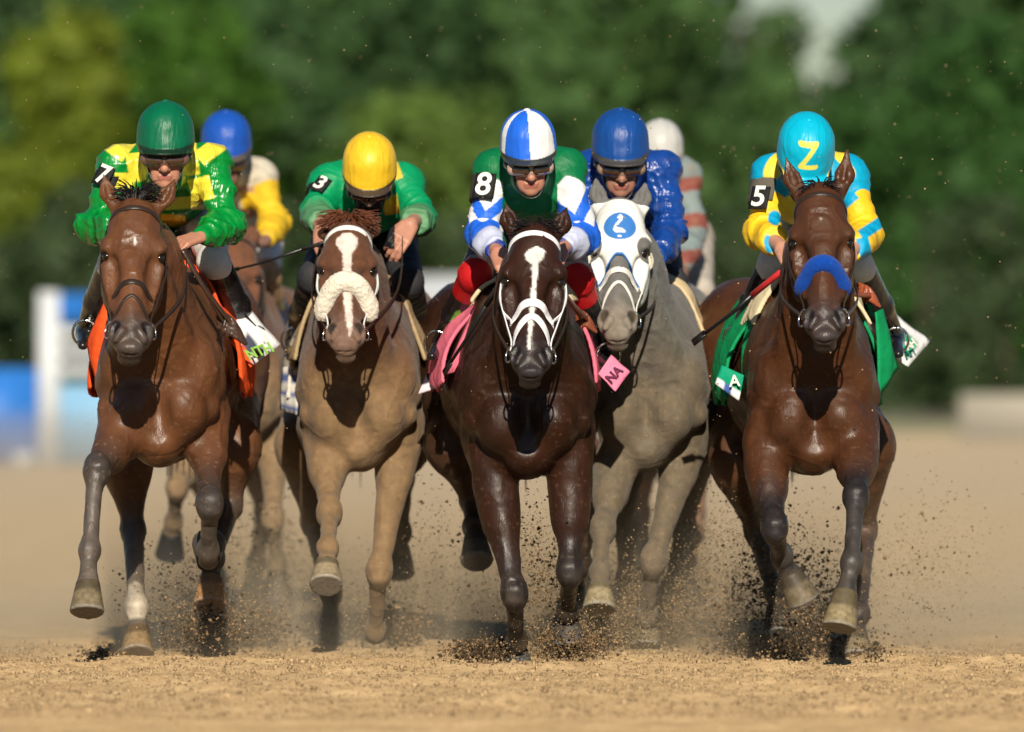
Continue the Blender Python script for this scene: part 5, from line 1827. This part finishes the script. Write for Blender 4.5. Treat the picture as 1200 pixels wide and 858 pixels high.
bp = nt.nodes.new("ShaderNodeBump"); bp.inputs["Strength"].default_value = 0.8; bp.inputs["Distance"].default_value = 0.012
nt.links.new(n2.outputs["Fac"], bp.inputs["Height"]); nt.links.new(bp.outputs[0], b.inputs["Normal"])
g_o = mk("dirt_track", GP, GQ, M_DIRT, None, None, True)
g_o["kind"] = "structure"


def blobs_mesh(C, S, rg, col):
    """many small irregular clods (octahedra) at centres C with sizes S, one mesh"""
    o = np.array([(1, 0, 0), (-1, 0, 0), (0, 1, 0), (0, -1, 0), (0, 0, 1), (0, 0, -1)], float)
    f = np.array([(0, 2, 4), (2, 1, 4), (1, 3, 4), (3, 0, 4), (2, 0, 5), (1, 2, 5), (3, 1, 5), (0, 3, 5)])
    n = len(C)
    V = o[None] * (S[:, None, None] * rg.uniform(0.5, 1.25, (n, 6, 1)))
    ang = rg.uniform(0, 6.28, (n, 2))
    ca, sa = np.cos(ang[:, 0])[:, None], np.sin(ang[:, 0])[:, None]
    x = V[:, :, 0] * ca - V[:, :, 1] * sa; y = V[:, :, 0] * sa + V[:, :, 1] * ca; z = V[:, :, 2]
    cb, sb = np.cos(ang[:, 1])[:, None], np.sin(ang[:, 1])[:, None]
    V = np.stack([x, y * cb - z * sb, y * sb + z * cb], 2) + C[:, None, :]
    P = V.reshape(-1, 3)
    Q = (f[None] + (np.arange(n) * 6)[:, None, None]).reshape(-1, 3)
    return P, Q, np.repeat(col, 6, axis=0)


M_CLOD = mat_attr("dirt_clod", 0.95, 0.1, var=0.2, varscale=50)
rg = np.random.default_rng(11)
n = 26000
C = np.stack([rg.uniform(-2.4, 2.4, n), rg.uniform(25.4, 31.6, n), np.zeros(n)], 1)
S = rg.gamma(1.5, 0.0022, n) + 0.0018
S = np.minimum(S, 0.016)
C[:, 2] = ground_h(C) + S * 0.3
col = np.array([0.42, 0.29, 0.16]) * rg.uniform(0.6, 1.2, (n, 1))
P_, Q_, c_ = blobs_mesh(C, S, rg, col)
o = mk("loose_dirt", P_, Q_, M_CLOD, None, c_, False); o["kind"] = "stuff"

# dirt thrown up by the hooves: px, py of the centre, distance, spread in px, how many, dark share
EM = [(245, 735, 30.7, 42, 30, 1500, 1), (118, 768, 30.4, 22, 6, 420, 1), (215, 700, 31.0, 60, 50, 700, 0), (300, 735, 31.5, 42, 26, 1000, 1), (325, 650, 34.3, 26, 40, 500, 0),
      (385, 745, 32.0, 26, 14, 350, 1), (462, 738, 31.5, 36, 28, 1200, 1), (570, 762, 30.2, 36, 12, 1200, 1), (640, 690, 30.3, 30, 60, 700, 0), (625, 640, 30.2, 22, 70, 350, 0),
      (670, 752, 30.1, 45, 20, 2200, 0), (712, 735, 31.2, 36, 24, 1400, 1), (760, 720, 31.4, 50, 42, 2600, 0), (790, 735, 31.8, 40, 30, 1500, 0), (850, 730, 31.0, 40, 60, 900, 0),
      (905, 765, 30.8, 52, 16, 2200, 1), (920, 700, 30.9, 70, 66, 1300, 1), (960, 740, 30.6, 44, 40, 1100, 1), (1020, 765, 30.5, 24, 16, 350, 1), (880, 600, 30.9, 60, 70, 500, 0),
      (1060, 690, 31, 50, 70, 260, 0), (500, 640, 31.2, 50, 90, 350, 0), (1100, 640, 31.5, 60, 90, 160, 0), (280, 610, 32.5, 60, 60, 350, 0)]
Cs, Ss, cols = [], [], []
for (px, py, D, sx, sy, n, dk) in EM:
    n = int(n * (2.5 if dk else 1.8))
    x = rg.normal(0, 0.55, n) * sx; y = rg.normal(0, 0.55, n) * sy
    d = D + rg.normal(0, 0.28, n)
    X = (px + x - 600) * D / F; Z = CAM_H - (py + y - HOR) * D / F
    c = np.stack([X, d, Z], 1)
    ok = c[:, 2] > -0.004
    c = c[ok]
    s_ = np.minimum(rg.gamma(1.2, 0.0019, len(c)) + 0.0010, 0.011) * (1.1 if dk else 0.85)
    Cs.append(c); Ss.append(s_)
    t = rg.uniform(0, 1, (len(c), 1)) < (0.60 if dk else 0.30)
    cc = np.where(t, np.array([[0.065, 0.044, 0.027]]), np.array([[0.26, 0.17, 0.09]])) * rg.uniform(0.6, 1.3, (len(c), 1))
    cols.append(cc)
P_, Q_, c_ = blobs_mesh(np.concatenate(Cs), np.concatenate(Ss), rg, np.concatenate(cols))
o = mk("flying_dirt", P_, Q_, M_CLOD, None, c_, False); o["kind"] = "stuff"

# fine sand and dust hanging in the air
DU = [(250, 720, 31.0, 90, 60, 7000), (430, 730, 32.0, 90, 50, 7000), (670, 740, 30.6, 80, 40, 9000), (770, 690, 31.8, 70, 90, 16000), (820, 700, 32.5, 80, 80, 9000),
      (920, 720, 31.2, 80, 70, 9000), (1060, 700, 32.0, 110, 90, 9000), (540, 700, 32.2, 90, 80, 6000), (330, 680, 34.6, 60, 60, 6000)]
Cs, Ss = [], []
for (px, py, D, sx, sy, n) in DU:
    x = rg.normal(0, 0.6, n) * sx; y = rg.normal(0, 0.6, n) * sy
    d = D + rg.normal(0, 0.5, n)
    c = np.stack([(px + x - 600) * D / F, d, CAM_H - (py + y - HOR) * D / F], 1)
    c = c[c[:, 2] > 0.0]
    Cs.append(c); Ss.append(np.minimum(rg.gamma(1.4, 0.0008, len(c)) + 0.0007, 0.005))
n = 2600
px = rg.uniform(-40, 1240, n); py = rg.uniform(0, 520, n); d = rg.uniform(28.5, 37, n)
Cs.append(np.stack([(px - 600) * d / F, d, CAM_H - (py - HOR) * d / F], 1)); Ss.append(np.minimum(rg.gamma(1.2, 0.0009, n) + 0.0007, 0.005))
C = np.concatenate(Cs); S = np.concatenate(Ss)
P_, Q_, c_ = blobs_mesh(C, S, rg, np.array([0.42, 0.30, 0.17]) * rg.uniform(0.7, 1.2, (len(C), 1)))
o = mk("sand_spray", P_, Q_, M_CLOD, None, c_, False); o["kind"] = "stuff"

# ------------------------------------------------------------------ far side of the track
M_TURF = mat_attr("turf", 0.9, 0.1, attr=False, col=(0.11, 0.135, 0.05), var=0.3, varscale=0.6)
P_, Q_ = boxPQ((-900, 104, -0.03), (900, 2500, 0.03))
o = mk("infield_turf", P_, Q_, M_TURF, None, None, False); o["kind"] = "structure"

M_LEAF = bpy.data.materials.new("foliage")
M_LEAF.use_nodes = True
nt = M_LEAF.node_tree
b = nt.nodes["Principled BSDF"]; b.inputs["Roughness"].default_value = 0.6; b.inputs["Specular IOR Level"].default_value = 0.2
at = nt.nodes.new("ShaderNodeAttribute"); at.attribute_name = "Col"
nt.links.new(at.outputs["Color"], b.inputs["Base Color"])
tr = nt.nodes.new("ShaderNodeBsdfTranslucent"); nt.links.new(at.outputs["Color"], tr.inputs["Color"])
mx = nt.nodes.new("ShaderNodeMixShader"); mx.inputs[0].default_value = 0.42
nt.links.new(b.outputs[0], mx.inputs[1]); nt.links.new(tr.outputs[0], mx.inputs[2])
nt.links.new(mx.outputs[0], nt.nodes["Material Output"].inputs["Surface"])
M_BARK = mat_attr("bark", 0.9, 0.1, attr=False, col=(0.08, 0.06, 0.045), var=0.3, varscale=3, bumps=((8, 0.8, 0.05, (1, 1, 0.2)),))


def tree(x, D, h, r, col, label, group, rg, z0=0.12, dens=1.0, cat="tree", name="tree", leaf=0.17):
    """trunk with limbs and a crown of leaf clumps, h tall, crown radius r"""
    o = empty(name, (x, D, 0.03), label, cat, group)
    lobes = []
    nl = 9 if h > 4 else 5
    for i in range(nl):
        a = rg.uniform(0, 6.28); rr = r * rg.uniform(0.1, 0.72)
        z = h * (z0 + (0.93 - z0) * (i + 0.5) / nl)
        w = r * rg.uniform(0.42, 0.66) * (1.0 - 0.35 * abs((i + 0.5) / nl - 0.45))
        lobes.append((V3(math.cos(a) * rr, math.sin(a) * rr * 0.6, z), w, w * rg.uniform(0.7, 1.0)))
    parts = [tube([(0, 0, -0.05), (0.05, 0, h * 0.3), (0, 0.05, h * 0.7)], [0.035 * h * 0.6, 0.025 * h * 0.6, 0.006 * h], 8)]
    for c, w, hh in lobes[1:]:
        parts.append(tube([(0, 0, max(c[2] - w, h * 0.12)), c * V3(.5, .5, .9), c], [0.012 * h * 0.6, 0.008 * h * 0.6, 0.01], 5))
    P_, Q_ = joinPQ(parts)
    mk("trunk", P_, Q_, M_BARK, o)
    Cn, Nn = [], []
    for c, w, hh in lobes:
        n = int(95 * w * w * 4 * dens / (leaf / 0.17) ** 2)
        d = rg.normal(0, 1, (n, 3)); d /= np.linalg.norm(d, axis=1)[:, None]
        rad = rg.uniform(0.55, 1.08, (n, 1))
        Cn.append(c + d * rad * np.array([w, w, hh])); Nn.append(d)
    C = np.concatenate(Cn); Nn = np.concatenate(Nn)
    C = C[:]; keep = C[:, 2] > 0.05
    C, Nn = C[keep], Nn[keep]
    n = len(C)
    a1 = Nn + rg.normal(0, 0.7, (n, 3)); a1 /= np.linalg.norm(a1, axis=1)[:, None]
    t1 = np.cross(a1, rg.normal(0, 1, (n, 3))); t1 /= np.linalg.norm(t1, axis=1)[:, None]
    t2 = np.cross(a1, t1)
    s = (leaf * rg.uniform(0.6, 1.5, (n, 1)))
    P = np.stack([C - t1 * s, C - t2 * s * 0.6, C + t1 * s, C + t2 * s * 0.6], 1).reshape(-1, 3)
    Q = np.arange(n * 4).reshape(-1, 4)
    cl_ = np.array(col) * np.repeat(rg.uniform(0.75, 1.25, (n, 1)) * (1 + 0.2 * np.repeat(fbm(C * 0.8, 2, 7)[:, None], 1, axis=1)), 4, axis=0)
    mk("crown", P, Q, M_LEAF, o, np.clip(cl_, 0.004, 0.4), False)
    return o


tg = np.random.default_rng(5)
PX = lambda px, D: (px - 600) * D / F
ZZ = lambda py, D: CAM_H - (py - HOR) * D / F
DKG = (0.060, 0.124, 0.042)
MDG = (0.076, 0.150, 0.044)
g1 = "dark trees in the row beyond the track"
k = 0
for D, step, hmin, hmax, r in ((128, 200, 6.0, 7.5, 2.6), (140, 185, 7.6, 9.5, 3.0), (156, 170, 9.5, 11.5, 3.4)):
    px = -90 + (k % 3) * 60
    while px < 1330:
        jit = tg.uniform(-20, 20)
        q = px + jit
        h = tg.uniform(hmin, hmax)
        rr = r
        away = (abs(q - 940) + 19) * D / F
        if away < rr * 1.0:          # the gap where the sky shows
            if away < 1.15:
                h = min(h, ZZ(66, D)); rr = 1.2
            else:
                rr = away
        tree(PX(q, D), D + tg.uniform(-1.5, 1.5), h, rr, DKG if tg.uniform() < 0.55 else MDG, "dense dark green tree in the row of trees beyond the track", g1, tg, leaf=0.20)
        px += step
    k += 1
g2 = "shrubs along the infield edge"
for i, px in enumerate(range(-60, 1300, 95)):
    D = 112 + tg.uniform(-1.5, 1.5)
    tree(PX(px, D), D, tg.uniform(2.2, 3.6), tg.uniform(0.9, 1.3), (0.062, 0.100, 0.042), "dark green shrub at the infield edge in front of the trees", g2, tg, 0.05, 1.0, "shrub", "shrub", 0.14)
tree(PX(50, 122), 122, ZZ(5, 122), 1.5, (0.17, 0.22, 0.022), "bright yellow-green tree at the top left corner of the photo", None, tg, 0.45, leaf=0.18)
tree(PX(190, 123), 123, ZZ(-10, 123), 1.8, (0.065, 0.150, 0.020), "mid green sunlit tree right of the yellow-green tree", None, tg, 0.40, leaf=0.18)
tree(PX(575, 116), 116, ZZ(125, 116), 2.1, (0.125, 0.205, 0.040), "light green bushy tree behind the quartered blue and white cap", None, tg, 0.1, leaf=0.16)
tree(PX(480, 117), 117, ZZ(150, 117), 1.6, (0.080, 0.165, 0.032), "light green smaller bush behind the yellow cap", None, tg, 0.1, leaf=0.16)
tree(PX(1130, 121), 121, ZZ(40, 121), 2.0, (0.050, 0.125, 0.030), "mid green tree at the right behind the turquoise cap", None, tg, 0.1, leaf=0.17)

# blue and white barrier, blurred at the left
M_BLUE = mat_attr("blue_paint", 0.5, 0.3, attr=False, col=(0.02, 0.15, 0.50), var=0.1, varscale=2)
M_LBLUE = mat_attr("pale_blue_paint", 0.5, 0.3, attr=False, col=(0.22, 0.42, 0.62), var=0.1, varscale=2)
M_WPAINT = mat_attr("white_paint", 0.5, 0.3, attr=False, col=(0.60, 0.63, 0.66), var=0.05, varscale=2)
D = 77.5
x0 = PX(55, D)
ga = empty("starting_gate", (x0, D, 0), "blue and white starting gate section standing far back at the left", "starting gate")
q = lambda px: PX(px, D) - x0


def part(name, lo, hi, mat, par):
    P_, Q_ = boxPQ(lo, hi)
    return mk(name, P_, Q_, mat, par, None, False)


part("post", (q(46), -0.15, 0), (q(70), 0.15, ZZ(342, D)), M_WPAINT, ga)
part("panel", (q(-60), -0.05, 0.02), (q(46) - .003, 0.05, ZZ(432, D)), M_BLUE, ga)
part("panel", (q(70) + .003, -0.05, ZZ(378, D)), (q(215), 0.05, ZZ(345, D)), M_BLUE, ga)
part("panel", (q(70) + .003, -0.05, 0.02), (q(215), 0.05, ZZ(450, D)), M_LBLUE, ga)
for zz in (390, 412, 434):
    part("rail", (q(70) + .003, -0.06, ZZ(zz + 6, D)), (q(215), 0.0, ZZ(zz - 6, D)), M_WPAINT, ga)
part("post", (q(215) + .003, -0.15, 0), (q(240), 0.15, ZZ(342, D)), M_WPAINT, ga)
part("foot", (q(20), -0.5, 0.0), (q(40) - .003, 0.5, 0.12), M_WPAINT, ga)

# white van following on the track
M_GLASS = mat_attr("dark_glass", 0.08, 0.6, attr=False, col=(0.02, 0.025, 0.03), var=0.0)
M_RUB = mat_attr("rubber", 0.8, 0.2, attr=False, col=(0.02, 0.02, 0.02), var=0.1)
D = 86.0
xv = PX(572, D)
va = empty("van", (xv, D, 0), "white van following far behind the horses, between the yellow and quartered caps", "van")
me_b = [Ell(V3(0, 2.2, 0), (1, 1, 1))]
bm_parts = []
prof = [(-0.98, 0.35), (-1.0, 1.0), (-0.92, 1.45), (-0.80, 1.86), (0.80, 1.86), (0.92, 1.45), (1.0, 1.0), (0.98, 0.35)]
P_ = []
for y in (0.0, 0.6, 4.4):
    for (a_, z_) in prof:
        t = 1.0
        if y == 0.0:
            t = 0.97; z_ = min(z_, 1.25) if z_ > 1.25 else z_
        P_.append((a_ * t, y, z_))
Q_ = []
for i in range(2):
    for j in range(8):
        a_, b_ = i * 8 + j, i * 8 + (j + 1) % 8
        Q_.append((a_, b_, b_ + 8, a_ + 8))
Q_ += [(7, 6, 1, 0), (6, 5, 2, 1), (5, 4, 3, 2), (16, 17, 22, 23), (17, 18, 21, 22), (18, 19, 20, 21)]
mk("body", P_, Q_, M_WPAINT, va, None, False)
part("windscreen", (-0.70, 0.38, 1.34), (0.70, 0.50, 1.56), M_GLASS, va)
part("bumper", (-0.95, -0.12, 0.32), (0.95, 0.0 - 0.003, 0.52), M_RUB, va)
for s in (-1, 1):
    part("headlight", (s * 0.80 - 0.13, -0.03, 0.66), (s * 0.80 + 0.13, 0.02, 0.84), M_GLASS, va)
    for yy in (0.75, 3.6):
        P_, Q_ = tube([(s * 0.82, yy, 0.34), (s * 0.98, yy, 0.34)], [0.34, 0.34], 20)
        mk("wheel", P_, Q_, M_RUB, va)
# low pale barrier at the right
D = 97
xb = PX(1200, D)
lb = empty("barrier", (xb, D, 0), "low pale barrier beyond the track at the right edge", "barrier")
part("board", (PX(1125, D) - xb, -0.1, 0.0), (2.5, 0.1, ZZ(462, D)), mat_attr("pale_board", 0.7, 0.2, attr=False, col=(0.36, 0.33, 0.27), var=0.1), lb)

# ------------------------------------------------------------------ dust and haze in the air
def vol(name, lo, hi, dens, col, aniso=0.0, fall=False):
    m = bpy.data.materials.new(name + "_air")
    m.use_nodes = True
    t = m.node_tree
    for q_ in list(t.nodes):
        if q_.type != 'OUTPUT_MATERIAL':
            t.nodes.remove(q_)
    v = t.nodes.new("ShaderNodeVolumePrincipled")
    v.inputs["Color"].default_value = (*col, 1)
    v.inputs["Density"].default_value = dens
    v.inputs["Anisotropy"].default_value = aniso
    t.links.new(v.outputs[0], t.nodes["Material Output"].inputs["Volume"])
    if fall:
        tc_ = t.nodes.new("ShaderNodeTexCoord")
        sx_ = t.nodes.new("ShaderNodeSeparateXYZ")
        t.links.new(tc_.outputs["Object"], sx_.inputs[0])
        mr_ = t.nodes.new("ShaderNodeMapRange")
        mr_.inputs[1].default_value = 0.0; mr_.inputs[2].default_value = hi[2]; mr_.inputs[3].default_value = 1.0; mr_.inputs[4].default_value = 0.0
        t.links.new(sx_.outputs[2], mr_.inputs[0])
        pw_ = t.nodes.new("ShaderNodeMath"); pw_.operation = 'POWER'; pw_.inputs[1].default_value = 3.0
        t.links.new(mr_.outputs[0], pw_.inputs[0])
        nz_ = t.nodes.new("ShaderNodeTexNoise"); nz_.inputs["Scale"].default_value = 1.6; nz_.inputs["Detail"].default_value = 3
        t.links.new(tc_.outputs["Object"], nz_.inputs["Vector"])
        nr_ = t.nodes.new("ShaderNodeMapRange")
        nr_.inputs[1].default_value = 0.35; nr_.inputs[2].default_value = 0.65; nr_.inputs[3].default_value = 0.25 * dens; nr_.inputs[4].default_value = 1.6 * dens
        t.links.new(nz_.outputs["Fac"], nr_.inputs[0])
        mu_ = t.nodes.new("ShaderNodeMath"); mu_.operation = 'MULTIPLY'
        t.links.new(pw_.outputs[0], mu_.inputs[0]); t.links.new(nr_.outputs[0], mu_.inputs[1])
        t.links.new(mu_.outputs[0], v.inputs["Density"])
    P_, Q_ = boxPQ(lo, hi)
    o = mk(name, P_, Q_, m, None, None, False)
    o["kind"] = "stuff"
    return o


vol("dust_cloud", (-25, 36.2, -0.5), (25, 70, 0.62), 0.030, (0.94, 0.82, 0.64))
vol("dust_cloud", (-2.4, 30.1, -0.05), (3.6, 36.0, 0.90), 0.42, (0.95, 0.80, 0.58), 0.0, True)
